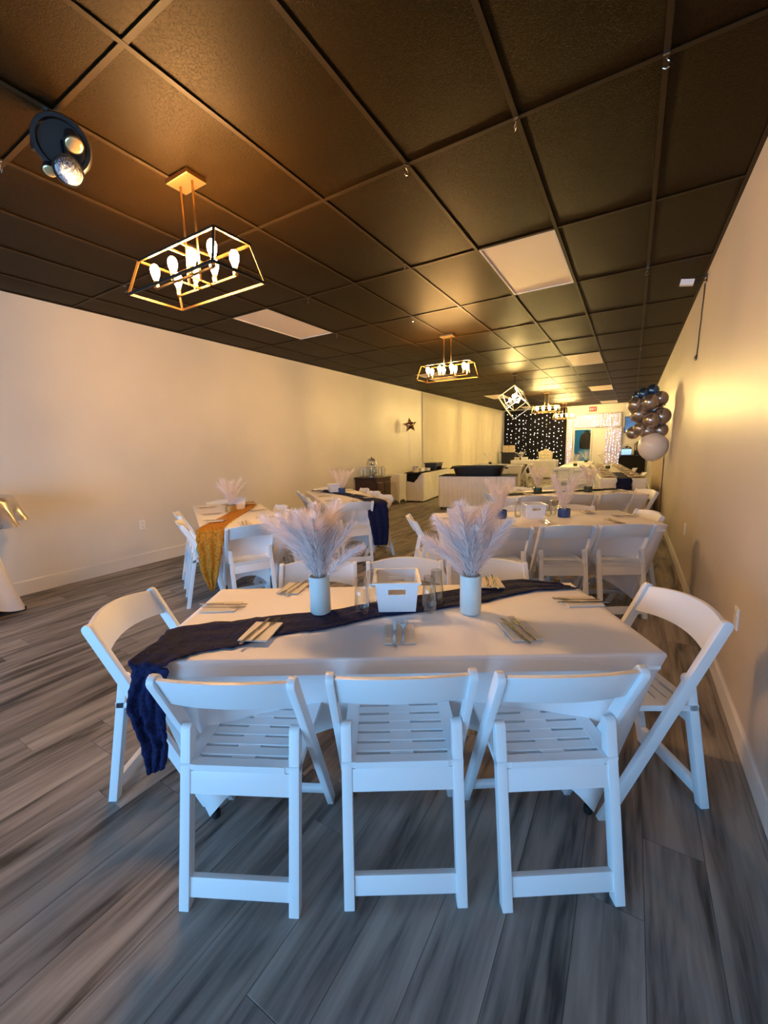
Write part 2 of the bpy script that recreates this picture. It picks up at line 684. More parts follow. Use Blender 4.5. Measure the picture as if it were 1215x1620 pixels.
lightcells = {}
for lx, ly in ((-.9, 4.1), (-.9, 9.0), (-.9, 13.9), (-.9, 18.8), (-3.95, 4.1), (-3.95, 9.0), (-3.95, 13.9), (-3.95, 18.8)):
    lightcells[(col_of(lx), row_of(ly))] = (lx, ly)
tiles = {}
for i in range(len(XS) - 1):
    for j in range(len(YS) - 1):
        if (i, j) in lightcells:
            continue
        w, l = XS[i + 1] - XS[i] - .003, YS[j + 1] - YS[j] - .003
        sag = random.choice((.002, .004, .007, .010))
        key = (round(w, 3), round(l, 3), sag)
        if key not in tiles:
            t = MB()
            t.grid(lambda u, v: ((u - .5) * w, (v - .5) * l, .006 - sag * (math.sin(PI * u) ** .7 if 0 < u < 1 else 0) * (math.sin(PI * v) ** .7 if 0 < v < 1 else 0)), 6, 8)
            t.box((0, 0, .022), (w, l, .02))
            tiles[key] = t.mesh('ceiling_tile', M['tile'], True, fix=False)
            tiles[key].set_sharp_from_angle(angle=R(40))
        o = link('ceiling_tile', tiles[key], ce)
        o.location = ((XS[i] + XS[i + 1]) / 2, (YS[j] + YS[j + 1]) / 2, ZC)
        o.rotation_euler = (R(random.uniform(-.12, .12)), R(random.uniform(-.12, .12)), 0)
for x in GX:
    b = MB().box((0, (YN + YF) / 2, -.001), (.024, YF - YN, .004)).box((0, (YN + YF) / 2, .02), (.003, YF - YN, .04))
    o = b.build('grid_bar', M['grid'], ce)
    o.location = (x, 0, ZC)
for y in GY:
    b = MB().box(((XL + XR) / 2, 0, 0), (XR - XL, .024, .003)).box(((XL + XR) / 2, 0, .02), (XR - XL, .003, .04))
    o = b.build('grid_bar', M['grid'], ce)
    o.location = (0, y, ZC)
for x in (XL + .012, XR - .012):
    MB().box((x, (YN + YF) / 2, ZC - .001), (.024, YF - YN, .004)).build('edge_bar', M['grid'], ce)

# unlit ceiling light panels
panel_label = {(-.9, 4.1): 'large unlit white ceiling light panel nearest the camera, right of the brass lanterns',
               (-.9, 9.0): 'second unlit ceiling light panel along the row by the right wall',
               (-.9, 13.9): 'third unlit ceiling light panel along the row by the right wall',
               (-.9, 18.8): 'last small unlit ceiling light panel just before the exit sign',
               (-3.95, 4.1): 'unlit white ceiling light panel above the left wall tables, behind the first lantern',
               (-3.95, 9.0): 'unlit ceiling light panel behind the second brass lantern',
               (-3.95, 13.9): 'unlit ceiling light panel left of the cube pendant',
               (-3.95, 18.8): 'unlit ceiling light panel in front of the black curtain'}
for (i, j), k in lightcells.items():
    w, l = XS[i + 1] - XS[i] - .024, YS[j + 1] - YS[j] - .024
    t = thing('ceiling_light_panel', panel_label[k], 'ceiling light', ((XS[i] + XS[i + 1]) / 2, (YS[j] + YS[j + 1]) / 2, ZC), 0, 'unlit ceiling light panels')
    f = MB()
    for s in (-1, 1):
        f.box((s * (w / 2 - .008), 0, .004), (.016, l, .012))
        f.box((0, s * (l / 2 - .008), .004), (w - .032, .016, .012))
    f.build('frame', M['white_metal'], t)
    MB().box((0, 0, .008), (w - .03, l - .03, .005)).build('lens', M['lens'], t)
    MB().box((0, 0, .05), (w - .03, l - .03, .06)).build('housing', M['white_metal'], t)

# ---------------------------------------------------------------- brass lanterns


def bulb_prof():
    return [(.0, .118), (.012, .116), (.022, .106), (.029, .090), (.031, .075), (.028, .055), (.021, .035), (.015, .018), (.0135, .008)]


def make_bulb(parent, p, mt, sc=1):
    g = MB().lathe([(r * sc, z * sc) for r, z in bulb_prof()][::-1], 10, p).build('bulb', mt, parent, True)
    MB().lathe([(.0165 * sc, -.035 * sc), (.0165 * sc, .008 * sc), (.013 * sc, .012 * sc)], 10, p).build('socket', M['brass'], parent, 'auto')
    return g


def two_tone(b, c):
    """faces turned away from the lantern's middle are black, inner faces brass"""
    c = Vector(c)
    for i, f in enumerate(b.f):
        vs = [Vector(b.v[k]) for k in f]
        ce_ = sum(vs, Vector()) / len(vs)
        n = (vs[1] - vs[0]).cross(vs[2] - vs[0])
        b.m[i] = 1 if n.dot(ce_ - c) > 0 else 0


def lantern(loc, label, bulbmat, nside=4):
    t = thing('lantern_chandelier', label, 'chandelier', loc, 0, 'brass lantern chandeliers')
    z0, z1 = 2.405 - ZC, 2.605 - ZC
    MB().box((0, 0, -.013), (.20, .13, .026)).build('canopy', M['brass'], t, bevel=.003)
    for s in (-1, 1):
        MB().tube([(s * .055, 0, -.02), (s * .055, 0, z0 + .03)], .0065, 8).build('stem', M['brass'], t, True)
    B = [(-.41, -.18, z0), (.41, -.18, z0), (.41, .18, z0), (-.41, .18, z0)]
    T = [(-.365, -.122, z1), (.365, -.122, z1), (.365, .122, z1), (-.365, .122, z1)]
    mid = (0, 0, (z0 + z1) / 2)
    for ring, nm in ((B, 'bottom_bar'), (T, 'top_bar')):
        for i in range(4):
            mm = MB().bar(ring[i], ring[(i + 1) % 4], .013)
            fixn(mm)
            two_tone(mm, mid)
            mm.build(nm, [M['frame_brass'], M['blackmetal']], t, fix=False)
    for i in range(4):
        mm = MB().bar(B[i], T[i], .013)
        fixn(mm)
        two_tone(mm, mid)
        mm.build('corner_post', [M['frame_brass'], M['blackmetal']], t, fix=False)
    for s in (-1, 1):
        MB().bar((s * .055, -.122, z1), (s * .055, .122, z1), .010).build('cross_bar', M['frame_brass'], t)
    for s in (-1, 1):
        MB().bar((-.285, s * .075, z0 + .035), (.285, s * .075, z0 + .035), .011).build('arm_bar', M['frame_brass'], t)
        MB().bar((s * .055, -.075, z0 + .035), (s * .055, .075, z0 + .035), .010).build('cross_bar', M['frame_brass'], t)
        for k in range(4):
            make_bulb(t, ((k - 1.5) * .185, s * .075, z0 + .072), bulbmat, .9)
    return t


def fixn(b):
    """make box faces point outwards"""
    c = sum((Vector(v) for v in b.v), Vector()) / len(b.v)
    for i, f in enumerate(b.f):
        vs = [Vector(b.v[k]) for k in f]
        ce_ = sum(vs, Vector()) / len(vs)
        if (vs[1] - vs[0]).cross(vs[2] - vs[0]).dot(ce_ - c) < 0:
            b.f[i] = f[::-1]


lantern((-2.34, 1.70, ZC), 'large brass lantern chandelier with eight bulbs, nearest the camera at upper left', M['bulb_near'])
lantern((-2.38, 5.80, ZC), 'brass lantern chandelier halfway along the ceiling, second from the camera', M['bulb_mid'])
lantern((-2.38, 13.9, ZC), 'brass lantern chandelier just behind the cube pendant, in front of black curtain', M['bulb_far'])
lantern((-2.40, 18.0, ZC), 'farthest brass lantern chandelier, beside the exit sign wall', M['bulb_far'])

# cube pendant: two nested cube frames hanging on a corner
t = thing('cube_pendant', 'silver pendant lamp of nested cube frames hanging on a corner', 'pendant lamp', (-2.38, 9.8, ZC))
MB().lathe([(.065, -.02), (.065, 0)], 20).build('canopy', M['blackmetal'], t)
MB().tube([(0, 0, -.01), (0, 0, -.22)], .006, 8).build('stem', M['blackmetal'], t)
ax = Vector((1, -1, 0)).normalized()
rot = Matrix.Rotation(R(30), 3, 'Z') @ Matrix.Rotation(math.atan(math.sqrt(2)), 3, ax)
for nm, sz, cz, spin in (('outer_frame', .44, -.62, 0), ('inner_frame', .33, -.53, R(14))):
    rr = Matrix.Rotation(spin, 3, 'Z') @ rot
    P = [rr @ Vector((a * sz / 2, b_ * sz / 2, c * sz / 2)) + Vector((0, 0, cz)) for a in (-1, 1) for b_ in (-1, 1) for c in (-1, 1)]
    b = MB()
    for i in range(8):
        for j in range(i + 1, 8):
            if abs((P[i] - P[j]).length - sz) < .001:
                b.bar(P[i], P[j], .014)
    b.build(nm, M['chrome'], t)
hub = MB().tube([(0, 0, -.22), (0, 0, -.60)], .008, 8).build('socket_stem', M['steel'], t)
for k in range(4):
    a = k * PI / 2 + .5
    make_bulb(t, (.10 * math.cos(a), .10 * math.sin(a), -.62 + .09 * (k % 2)), M['bulb_far'], .8)
    MB().tube([(0, 0, -.60), (.10 * math.cos(a), .10 * math.sin(a), -.655 + .09 * (k % 2))], .005, 6).build('arm', M['chrome'], t)

# ---------------------------------------------------------------- ceiling hooks
hook_proto = Proto(lambda: tag(MB().tube([(0, 0, 0), (0, 0, -.02), (.006, 0, -.03), (.012, 0, -.035), (.016, 0, -.045), (.012, 0, -.056), (0, 0, -.06), (-.010, 0, -.054), (-.012, 0, -.045)], .0022, 6)
                              .box((0, 0, -.004), (.024, .012, .006)).build('ceiling_hook', M['steel']), '', 'hook'))
hooks = [(-2.41, 1.05, 'first lantern, at the nearest grid crossing'), (-1.192, 2.29, 'first lantern, on the second runner'), (-.584, 2.29, 'large light panel, one tile nearer the camera'),
         (.024, 2.29, 'right wall, nearest the camera'), (-3.017, 1.06, 'stage light, at the picture edge'), (-1.80, 3.40, 'first lantern, right of its frame'), (-3.017, 3.53, 'left light panel, on its near side'),
         (-3.60, 4.78, 'left light panel, at its far corner'), (-2.41, 4.75, 'second lantern, left of its canopy'), (-1.80, 5.97, 'second lantern, right of its canopy'),
         (-4.23, 2.31, 'left wall, above the gold runner table'), (.024, 4.75, 'right wall, level with the wall cable'), (.024, 8.42, 'right wall, above the balloons')]
for x, y, l in hooks:
    hook_proto((x, y, ZC - .003), random.uniform(0, PI), 'small wire ceiling hook by the ' + l, 'wire ceiling hooks')

# ---------------------------------------------------------------- stage light at upper left
t = thing('stage_light', 'black stage effect light with round lenses hanging at upper left', 'stage light', (-2.41, 1.09, ZC))
MB().tube([(0, 0, .0), (0, 0, -.05)], .002, 6).build('hanging_wire', M['steel'], t)
tc = Vector((.80, -.50, -.30)).normalized()
rt = tc.to_track_quat('Z', 'Y').to_matrix()
MB().lathe([(.0, -.05), (.09, -.05), (.112, -.03), (.118, .02), (.112, .035), (.096, .035), (.09, .02), (.0, .02)], 36, (.01, .005, -.135), rt).build('housing', M['black_plastic'], t, 'auto')
MB().box((-.03, -.01, -.055), (.08, .05, .05)).box((-.095, -.055, -.125), (.05, .04, .05)).build('bracket', M['black_plastic'], t, bevel=.004)


def lamp_head(p, rad, ln, direction, lensmat, nm):
    q = Vector(direction).normalized().to_track_quat('Z', 'Y').to_matrix()
    hd = MB().lathe([(.0, -ln), (rad * .7, -ln), (rad * .95, -ln * .4), (rad * 1.05, 0), (rad * 1.05, .008), (rad * .95, .008)], 24, p, q).build(nm, M['black_plastic'], t, 'auto')
    MB().lathe([(rad * .95, .004)] + [(rad * .95 * math.cos(a * PI / 12), .004 + rad * .42 * math.sin(a * PI / 12)) for a in range(1, 6)] + [(0, .004 + rad * .42)], 24, p, q).build('lens', lensmat, hd, True)


lamp_head((.055, -.005, -.262), .060, .075, (.86, -.10, -.40), M['lamplens'], 'lamp_head')
lamp_head((.115, .005, -.165), .038, .065, (.55, -.1, -.85), M['lensamber'], 'lamp_head')
lamp_head((-.030, -.045, -.250), .030, .055, (.35, -.3, -.9), M['lensamber'], 'lamp_head')
MB().box((.045, -.012, -.19), (.016, .016, .11)).box((.06, -.004, -.19), (.016, .016, .11)).build('arm', M['black_plastic'], t, bevel=.002)

# ---------------------------------------------------------------- chairs
LEAN = .41 / .785


def rail_y(z):
    return .20 - LEAN * z


def make_chair(full=True):
    t = thing('folding_chair', '', 'chair')
    cm = M['chair']
    yz = lambda x0: (lambda a, b_, d: (d, a, b_))
    hw = .021
    dz = math.hypot(1, LEAN)
    # long rails: from the back top down to the front feet
    top = .775
    poly = [(rail_y(0) - hw * dz, 0), (rail_y(0) + hw * dz, 0)]
    cy_, cz_ = rail_y(top - .012), top - .012
    ang0 = math.atan2(1, -LEAN)
    for k in range(7):
        a = ang0 - PI / 2 + PI * k / 6
        poly.append((cy_ + hw * math.cos(a), cz_ + hw * math.sin(a)))
    for s in (-1, 1):
        MB().prism(poly, s * .207 - .012, s * .207 + .012, lambda a, b_, d: (d, a, b_)).build('front_leg', cm, t, True, .003 if full else 0)
    # rear frame
    yr = lambda z: -.215 + .11 * z / .55
    poly = [(-.232, 0), (-.197, 0)]
    cy_, cz_ = yr(.545), .545
    for k in range(7):
        a = -.2 + PI * k / 6
        poly.append((cy_ + .0175 * math.cos(a), cz_ + .0175 * math.sin(a)))
    for s in (-1, 1):
        MB().prism(poly, s * .176 - .0165, s * .176 + .0165, lambda a, b_, d: (d, a, b_)).build('rear_leg', cm, t, True, .003 if full else 0)
    MB().box((0, yr(.07), .066), (.33, .022, .062), Matrix.Rotation(-.2, 3, 'X')).build('stretcher', cm, t, True, .003 if full else 0)
    MB().box((0, yr(.385) - .004, .385), (.325, .020, .072), Matrix.Rotation(-.2, 3, 'X')).build('rear_apron', cm, t, True, .003 if full else 0)
    MB().box((0, rail_y(.10), .10), (.40, .020, .045), Matrix.Rotation(math.atan(LEAN), 3, 'X')).build('stretcher', cm, t, True, .003 if full else 0)
    # crest: bowed board between the rails
    zt, zb = .772, .660

    def crest(off):
        def fn(u, v):
            x = (u - .5) * .392
            bow = .036 * (1 - (2 * u - 1) ** 2)
            z = zb + (zt - zb) * v - .0 + (.020 if v > .5 else .016) * (1 - (2 * u - 1) ** 2)
            return (x, rail_y(z) - bow + off, z)
        return fn
    b = MB()
    n = 12
    rings = []
    for i in range(n + 1):
        u = i / n
        rings += [crest(-.009)(u, 0), crest(-.009)(u, 1), crest(.009)(u, 1), crest(.009)(u, 0)]
    fs = [(0, 1, 2, 3), tuple(4 * n + k for k in (3, 2, 1, 0))]
    for i in range(n):
        for k in range(4):
            fs.append((4 * i + k, 4 * i + (k + 1) % 4, 4 * i + 4 + (k + 1) % 4, 4 * i + 4 + k))
    b.add(rings, fs)
    b.build('backrest', cm, t, True, .003 if full else 0)
    # seat: frame with slats
    y0, y1, zs = -.145, .215, .435
    tilt = .045
    f = MB()
    zz = lambda y: zs + (y - y0) * tilt
    for s in (-1, 1):
        f.bar((s * .170, y0, zz(y0)), (s * .170, y1, zz(y1)), .045, .022)
    f.bar((0, y0 + .035, zz(y0 + .035)), (0, y1 - .02, zz(y1 - .02)), .075, .016)
    f.box((0, y0 + .015, zz(y0)), (.295, .034, .022))
    f.box((0, y1 - .018, zz(y1)), (.295, .036, .022))
    seat = f.build('seat', cm, t, 'auto')
    if full:
        ns = 6
        pit = (y1 - y0 - .086) / ns
        sl = MB().box((0, 0, 0), (.30, pit - .011, .012)).mesh('slat', cm)
        for k in range(ns):
            y = y0 + .043 + pit * (k + .5) - .002
            o = link('slat', sl, seat)
            o.location = (0, y, zz(y) + .003)
    else:
        sl = MB().box((0, (y0 + y1) / 2, zz((y0 + y1) / 2)), (.30, y1 - y0 - .06, .010)).build('panel', cm, seat)
    return t


chair = Proto(lambda: make_chair(True))
chair_far = Proto(lambda: make_chair(False))


def place_chair(back, face_deg, label, group, far=False):
    """back: floor point under the chair's back; face_deg: rotation so that +y looks at the table"""
    a = R(face_deg)
    f = Vector((-math.sin(a), math.cos(a)))
    p = Vector(back) + f * .21
    return (chair_far if far else chair)((p.x, p.y, 0), a, label, group)


# ---------------------------------------------------------------- tables with stretch covers


def cover_mesh(L, W, h, name, mt, arch=.30, arch_s=.20, push=.13, foot=.035, wob=.004, inset=(.12, .14)):
    per = []
    nl, ns, rc = 30, 14, .025

    def side(n, f):
        for i in range(n):
            per.append(f(-1 + 2 * i / n))
    side(nl, lambda s: ('n', s, (s * L, -W)))
    side(ns, lambda s: ('r', s, (L, s * W)))
    side(nl, lambda s: ('f', s, (-s * L, W)))
    side(ns, lambda s: ('l', s, (-L, -s * W)))
    N = len(per)
    rings = []
    for k in (.12, .35, .6, .85, .97):
        rings.append([(p[2][0] * (1 - (1 - k) * 1), p[2][1] * k, h + .0015 * noise.noise(Vector((p[2][0] * k * 3, p[2][1] * k * 3, 1)))) for p in per])
    rings.append([(p[2][0] * .995, p[2][1] * .993, h - .001) for p in per])
    rings.append([(p[2][0], p[2][1], h - .009) for p in per])
    rows = 12
    for j in range(1, rows + 1):
        v = j / rows
        ring = []
        for sd, s, (x, y) in per:
            ar, pu = (arch, push) if sd in 'nf' else (arch_s, push * .6)
            zh = foot + ar * (1 - abs(s) ** 2.6)
            z = (h - .009) - (h - .009 - zh) * v
            iv = v ** .9
            bx = x * (1 - iv * inset[0] / L)
            by = y * (1 - iv * inset[1] / W)
            k = pu * (1 - abs(s) ** 2.2) * math.sin(min(1, v * 1.25) * PI / 2)
            if sd == 'n':
                by += k
            elif sd == 'f':
                by -= k
            elif sd == 'r':
                bx -= k
            else:
                bx += k
            q = noise.noise(Vector((bx * 5, by * 5 + 3, z * 3))) * wob * 2.5 + noise.noise(Vector((bx * 14, by * 14, z * 5))) * wob
            bx += q * (1 if sd in 'rl' else .3)
            by += q * (1 if sd in 'nf' else .3)
            ring.append((bx, by, z))
        rings.append(ring)
    b = MB()
    vs = [v for r_ in rings for v in r_] + [(0, 0, h)]
    fs = []
    for j in range(len(rings) - 1):
        for i in range(N):
            k = (i + 1) % N
            fs.append((j * N + i, j * N + k, (j + 1) * N + k, (j + 1) * N + i))
    c = len(vs) - 1
    for i in range(N):
        fs.append((c, (i + 1) % N, i))
    b.add(vs, fs)
    me = b.mesh(name, mt, True)
    return me


def make_table(L, W, h, inset=(.12, .14), far=False):
    t = thing('banquet_table', '', 'table')
    MB().box((0, 0, h - .035), (2 * L - .02, 2 * W - .02, .045)).build('tabletop', M['plastic'], t)
    for sx in (-1, 1):
        for sy in (-1, 1):
            x, y = sx * (L - inset[0] - .006), sy * (W - inset[1] - .036)
            lg = MB().tube([(x, y, .03), (sx * (L - .20), sy * (W - .16), h - .06)], .014, 8).build('leg', M['darksteel'], t, True)
            MB().lathe([(.015, 0), (.017, .008), (.016, .03), (.012, .034)], 12, (x, y, 0)).build('foot', M['rubber'], lg, 'auto')
    return t


class Tab:
    def __init__(s, c, deg, L=.915, W=.381, h=.755):
        s.c, s.a, s.L, s.W, s.h = Vector(c), R(deg), L, W, h
        s.deg = deg
        s.t = Vector((math.cos(s.a), math.sin(s.a)))
        s.n = Vector((-math.sin(s.a), math.cos(s.a)))

    def p(s, u, v, z=None):
        q = s.c + s.t * u + s.n * v
        return Vector((q.x, q.y, s.h if z is None else z))


tbl_cache = {}


def table(tb, what, flat=False, mt='cover'):
    key = (tb.L, tb.W, tb.h)
    if key not in tbl_cache:
        tbl_cache[key] = (Proto(lambda: make_table(tb.L, tb.W, tb.h - .004)), {})
    pr, covers = tbl_cache[key]
    pr((tb.c.x, tb.c.y, 0), tb.a, 'folding banquet table hidden under the cover of ' + what, 'folding banquet tables')
    ck = (flat, mt)
    if ck not in covers:
        if flat:
            covers[ck] = cover_mesh(tb.L, tb.W, tb.h, 'table_cover', M[mt], arch=.0, arch_s=.0, push=.02, foot=.04, wob=.008, inset=(.01, .01))
        else:
            covers[ck] = cover_mesh(tb.L, tb.W, tb.h, 'table_cover', M[mt])
    o = link('table_cover', covers[ck])
    tag(o, 'white cloth cover on ' + what, 'tablecloth', 'white table covers')
    o.location = (tb.c.x, tb.c.y, 0)
    o.rotation_euler = (0, 0, tb.a)
    return o


T1 = Tab((-.775, 1.355), 30.5, .855, .345)
T2 = Tab((-.70, 3.85), 28.5)
T3 = Tab((-.75, 6.05), 31)
TG = Tab((-3.70, 2.92), -32)
TN = Tab((-3.555, 4.665), -40)
TR = [Tab((-.19 - .19 * k, 9.59 + 1.86 * k), 96) for k in range(3)]
TC = [Tab((-1.43, 13.5), 92), Tab((-1.52, 16.2), 92)]
TL = Tab((-3.85, 14.3), -12)
TH = Tab((-3.55, 18.35), 2)
desc = {id(T1): 'the front table with the long navy runner', id(T2): 'the table with two blue vases', id(T3): 'the table with two dark green vases',
        id(TG): 'the table with the gold runner', id(TN): 'the navy runner table near the left wall',
        id(TR[0]): 'the plated table below the balloons', id(TR[1]): 'the plated row, middle table', id(TR[2]): 'the plated row, farthest table',
        id(TC[0]): 'the middle table left of the plated row', id(TC[1]): 'the middle table facing the doorway', id(TL): 'the guest table before the throne', id(TH): 'the head table at the black curtain'}
for tb in (T1, T2, T3, TG, TN, TL):
    table(tb, desc[id(tb)])
for tb in TR + TC + [TH]:
    table(tb, desc[id(tb)], flat=True)

# chairs of the front table, from their feet in the room
g1 = 'white folding chairs at the front table'
place_chair((-.967, .668), 27, 'white folding chair, leftmost of three with backs to the camera', g1)
place_chair((-.525, .941), 31.5, 'white folding chair, middle of three with backs to the camera', g1)
place_chair((-.103, 1.185), 33, 'white folding chair, rightmost of three with backs to the camera', g1)
place_chair((-1.50, 1.735), 213, 'white folding chair behind the left frosted vase at the front table', g1)
place_chair((-1.077, 1.986), 211, 'white folding chair behind the white bin at the front table', g1)
place_chair((-.657, 2.166), 206, 'white folding chair behind the right frosted vase at the front table', g1)
place_chair((-1.845, .835), -60, 'white folding chair at the left end of the front table', g1)
place_chair((.222, 1.975), 123, 'white folding chair at the right end of the front table by the wall', g1)


def side_chairs(tb, spec, group, far=False):
    for side, u, d, jit, label in spec:
        if side == 'near':
            p, a = tb.p(u, -(tb.W + d)), tb.deg
        elif side == 'far':
            p, a = tb.p(u, tb.W + d), tb.deg + 180
        elif side == 'right':
            p, a = tb.p(tb.L + d, u), tb.deg + 90
        else:
            p, a = tb.p(-(tb.L + d), u), tb.deg - 90
        place_chair((p.x, p.y), a + jit, label, group, far)


side_chairs(T2, [('near', -.42, .17, 2, 'white folding chair, left of three before the blue vases'),
                 ('near', .08, .12, -1, 'white folding chair, middle of three before the blue vases'),
                 ('near', .55, .11, 2, 'white folding chair, right of three before the blue vases, by the wall'),
                 ('far', -.55, .14, 3, 'white folding chair behind the left blue vase'),
                 ('far', .0, .16, -3, 'white folding chair across the blue vase table, centre'),
                 ('far', .52, .15, 0, 'white folding chair behind the right blue vase'),
                 ('left', -.02, .24, 6, 'white folding chair at the aisle end of the blue vase table'),
                 ('right', .08, .13, -3, 'white folding chair between the blue vase table and the right wall')],
            'white folding chairs at the blue vase table')
side_chairs(T3, [('near', -.60, .13, 2, 'white folding chair, left of three before the dark green vases'),
                 ('near', -.05, .12, -2, 'white folding chair, middle of three before the dark green vases'),
                 ('near', .45, .10, 1, 'white folding chair, right of three before the dark green vases'),
                 ('far', -.5, .14, 0, 'white folding chair across the green vase table, left'),
                 ('far', .1, .14, 0, 'white folding chair across the green vase table, right'),
                 ('left', .0, .16, 0, 'white folding chair at the aisle end of the green vase table'),
                 ('right', -.15, .12, 0, 'white folding chair between the green vase table and the right wall')],
            'white folding chairs at the green vase table')
side_chairs(TG, [('near', .50, .15, 0, 'white folding chair beside the hanging gold runner, nearer one'),
                 ('near', -.13, .17, 2, 'white folding chair beside the gold runner table, nearer the left wall'),
                 ('right', .02, .13, 6, 'white folding chair at the aisle end of the gold runner table'),
                 ('far', .55, .15, 0, 'white folding chair across the gold runner table, near the aisle'),
                 ('far', .0, .15, 3, 'white folding chair across the gold runner table, middle'),
                 ('left', .0, .12, 0, 'white folding chair at the wall end of the gold runner table')],
            'white folding chairs at the gold runner table')
side_chairs(TN, [('near', .55, .14, 0, 'white folding chair, camera side of left navy table, near the aisle'),
                 ('near', .0, .14, 2, 'white folding chair, camera side of left navy table, middle'),
                 ('near', -.55, .14, 0, 'white folding chair, camera side of left navy table, near the wall'),
                 ('right', -.04, .10, 0, 'white folding chair at the aisle end of the left navy table'),
                 ('far', .58, .13, 0, 'white folding chair, far side of left navy table, near the aisle'),
                 ('far', .05, .14, 0, 'white folding chair, far side of left navy table, middle'),
                 ('far', -.48, .13, 0, 'white folding chair, far side of left navy table, near the wall'),
                 ('left', .0, .12, 0, 'white folding chair at the wall end of the left navy table')],
            'white folding chairs at the left navy table')
gf = 'white folding chairs at the far tables'
side_chairs(TR[0], [('near', .45, .12, 0, 'white folding chair wedged between plated table and balloon wall'),
                    ('far', .3, .14, 0, 'white folding chair, aisle side of the nearest plated table')], gf, True)
side_chairs(TR[1], [('near', .2, .12, 0, 'white folding chair, wall side of the middle plated table'),
                    ('far', .0, .14, 0, 'white folding chair, aisle side of the middle plated table')], gf, True)
place_chair((-1.62, 12.0), 0, 'white folding chair with its back to the camera, before the middle table', gf, True)
place_chair((-1.05, 11.6), 12, 'white folding chair pulled out between the middle table and plated row', gf, True)
side_chairs(TL, [('near', -.45, .14, 0, 'white folding chair, left one before the guest table'),
                 ('near', .25, .16, 5, 'white folding chair, right one before the guest table'),
                 ('right', .0, .14, 0, 'white folding chair at the aisle end of the guest table')], gf, True)

# ---------------------------------------------------------------- runners


def strip(name, stations, mt, label, cross=10, sub=6, amp=.004, gather=0.0, seed=0, thick=.002, group=None):
    """stations: list of (edge point a, edge point b, fold depth vector); smooth surface through them"""
    def cat(p0, p1, p2, p3, t):
        return .5 * ((2 * p1) + (-p0 + p2) * t + (2 * p0 - 5 * p1 + 4 * p2 - p3) * t * t + (-p0 + 3 * p1 - 3 * p2 + p3) * t ** 3)
    A = [Vector(s_[0]) for s_ in stations]
    B = [Vector(s_[1]) for s_ in stations]
    D = [Vector(s_[2]) if len(s_) > 2 else Vector((0, 0, amp)) for s_ in stations]
    rows = []
    n = len(stations)
    for i in range(n - 1):
        ks = range(sub) if i < n - 2 else range(sub + 1)
        for k in ks:
            t_ = k / sub
            ix = [max(0, i - 1), i, i + 1, min(n - 1, i + 2)]
            rows.append((cat(*[A[q] for q in ix], t_), cat(*[B[q] for q in ix], t_), D[i].lerp(D[i + 1], t_)))
    b = MB()
    vs, fs = [], []
    for ri, (a, c, d) in enumerate(rows):
        for k in range(cross + 1):
            u = k / cross
            w = math.sin(u * PI * 5 + .7 * math.sin(ri * .35 + seed)) * .6 + noise.noise(Vector((u * 9, ri * .35, seed))) * .9
            e = .06 * noise.noise(Vector((ri * .5, seed, 7))) if k in (0, cross) else 0
            vs.append(a.lerp(c, u + e) + d * (w + 1))
    m_ = cross + 1
    for r_ in range(len(rows) - 1):
        for k in range(cross):
            fs.append((r_ * m_ + k, r_ * m_ + k + 1, (r_ + 1) * m_ + k + 1, (r_ + 1) * m_ + k))
    b.add(vs, fs)
    o = b.build(name, mt, None, True)
    so = o.modifiers.new('thickness', 'SOLIDIFY')
    so.thickness = thick
    so.offset = 1
    return tag(o, label, 'table runner', group)


zt = .7565


def sc(x, y, z, k=.955):
    return (x * k, y * k, H + (z - H) * k)


hd = Vector((.35, -.85, 0)).normalized() * .013
st = [(sc(-1.372, .643, .32), sc(-1.325, .675, .34), hd * .5),
      (sc(-1.380, .642, .42), sc(-1.300, .690, .44), hd),
      (sc(-1.402, .628, .54), sc(-1.300, .690, .52), hd),
      (sc(-1.395, .633, .64), sc(-1.290, .690, .64), hd),
      (sc(-1.385, .640, .71), sc(-1.270, .700, .71), hd * .5),
      ((-1.340, .618, .759), (-1.215, .645, .754), (.001, -.003, .006)),
      ((-1.402, .742, zt + .004), (-1.205, .690, zt + .003), (0, 0, .006))]
for a, c in (((-1.446, .840), (-1.195, .765)), ((-1.298, 1.0), (-1.116, .851)), ((-1.167, 1.124), (-1.043, .998)), ((-1.036, 1.245), (-.926, 1.108)),
             ((-.917, 1.41), (-.818, 1.282)), ((-.732, 1.637), (-.651, 1.456)), ((-.579, 1.842), (-.509, 1.624)), ((-.440, 2.00), (-.353, 1.852)), ((-.26, 2.03), (-.167, 1.99))):
    st.append(((*a, zt), (*c, zt), (0, 0, .0035)))
strip('table_runner', st, M['navy'], 'navy crinkled gauze runner trailing diagonally across the front table', cross=26, sub=8, seed=1)
# gold runner
q = TG.p
st = [(q(.960, -.350, .22), q(.960, -.315, .24), TG.t * .010), (q(.972, -.410, .40), q(.972, -.27, .40), TG.t * .012), (q(.965, -.425, .58), q(.965, -.23, .58), TG.t * .012),
      (q(.945, -.425, .71), q(.945, -.20, .71), TG.t * .006), (q(.90, -.415, zt), q(.905, -.19, zt), (0, 0, .006)), (q(.66, -.33, zt), q(.68, -.12, zt), (0, 0, .005)), (q(.28, -.16, zt), q(.32, .01, zt), (0, 0, .004)),
      (q(-.18, .02, zt), q(-.12, .20, zt), (0, 0, .004)), (q(-.55, .16, zt), q(-.50, .32, zt), (0, 0, .004)), (q(-.86, .20, zt), q(-.82, .36, zt), (0, 0, .004))]
st = [(Vector(a), Vector(b_), Vector((*d, 0)) if len(d) == 2 else Vector(d)) for a, b_, d in st]
strip('table_runner', st, M['gold_cloth'], 'mustard gold gauze runner hanging off its table corner', cross=16, sub=6, seed=2)
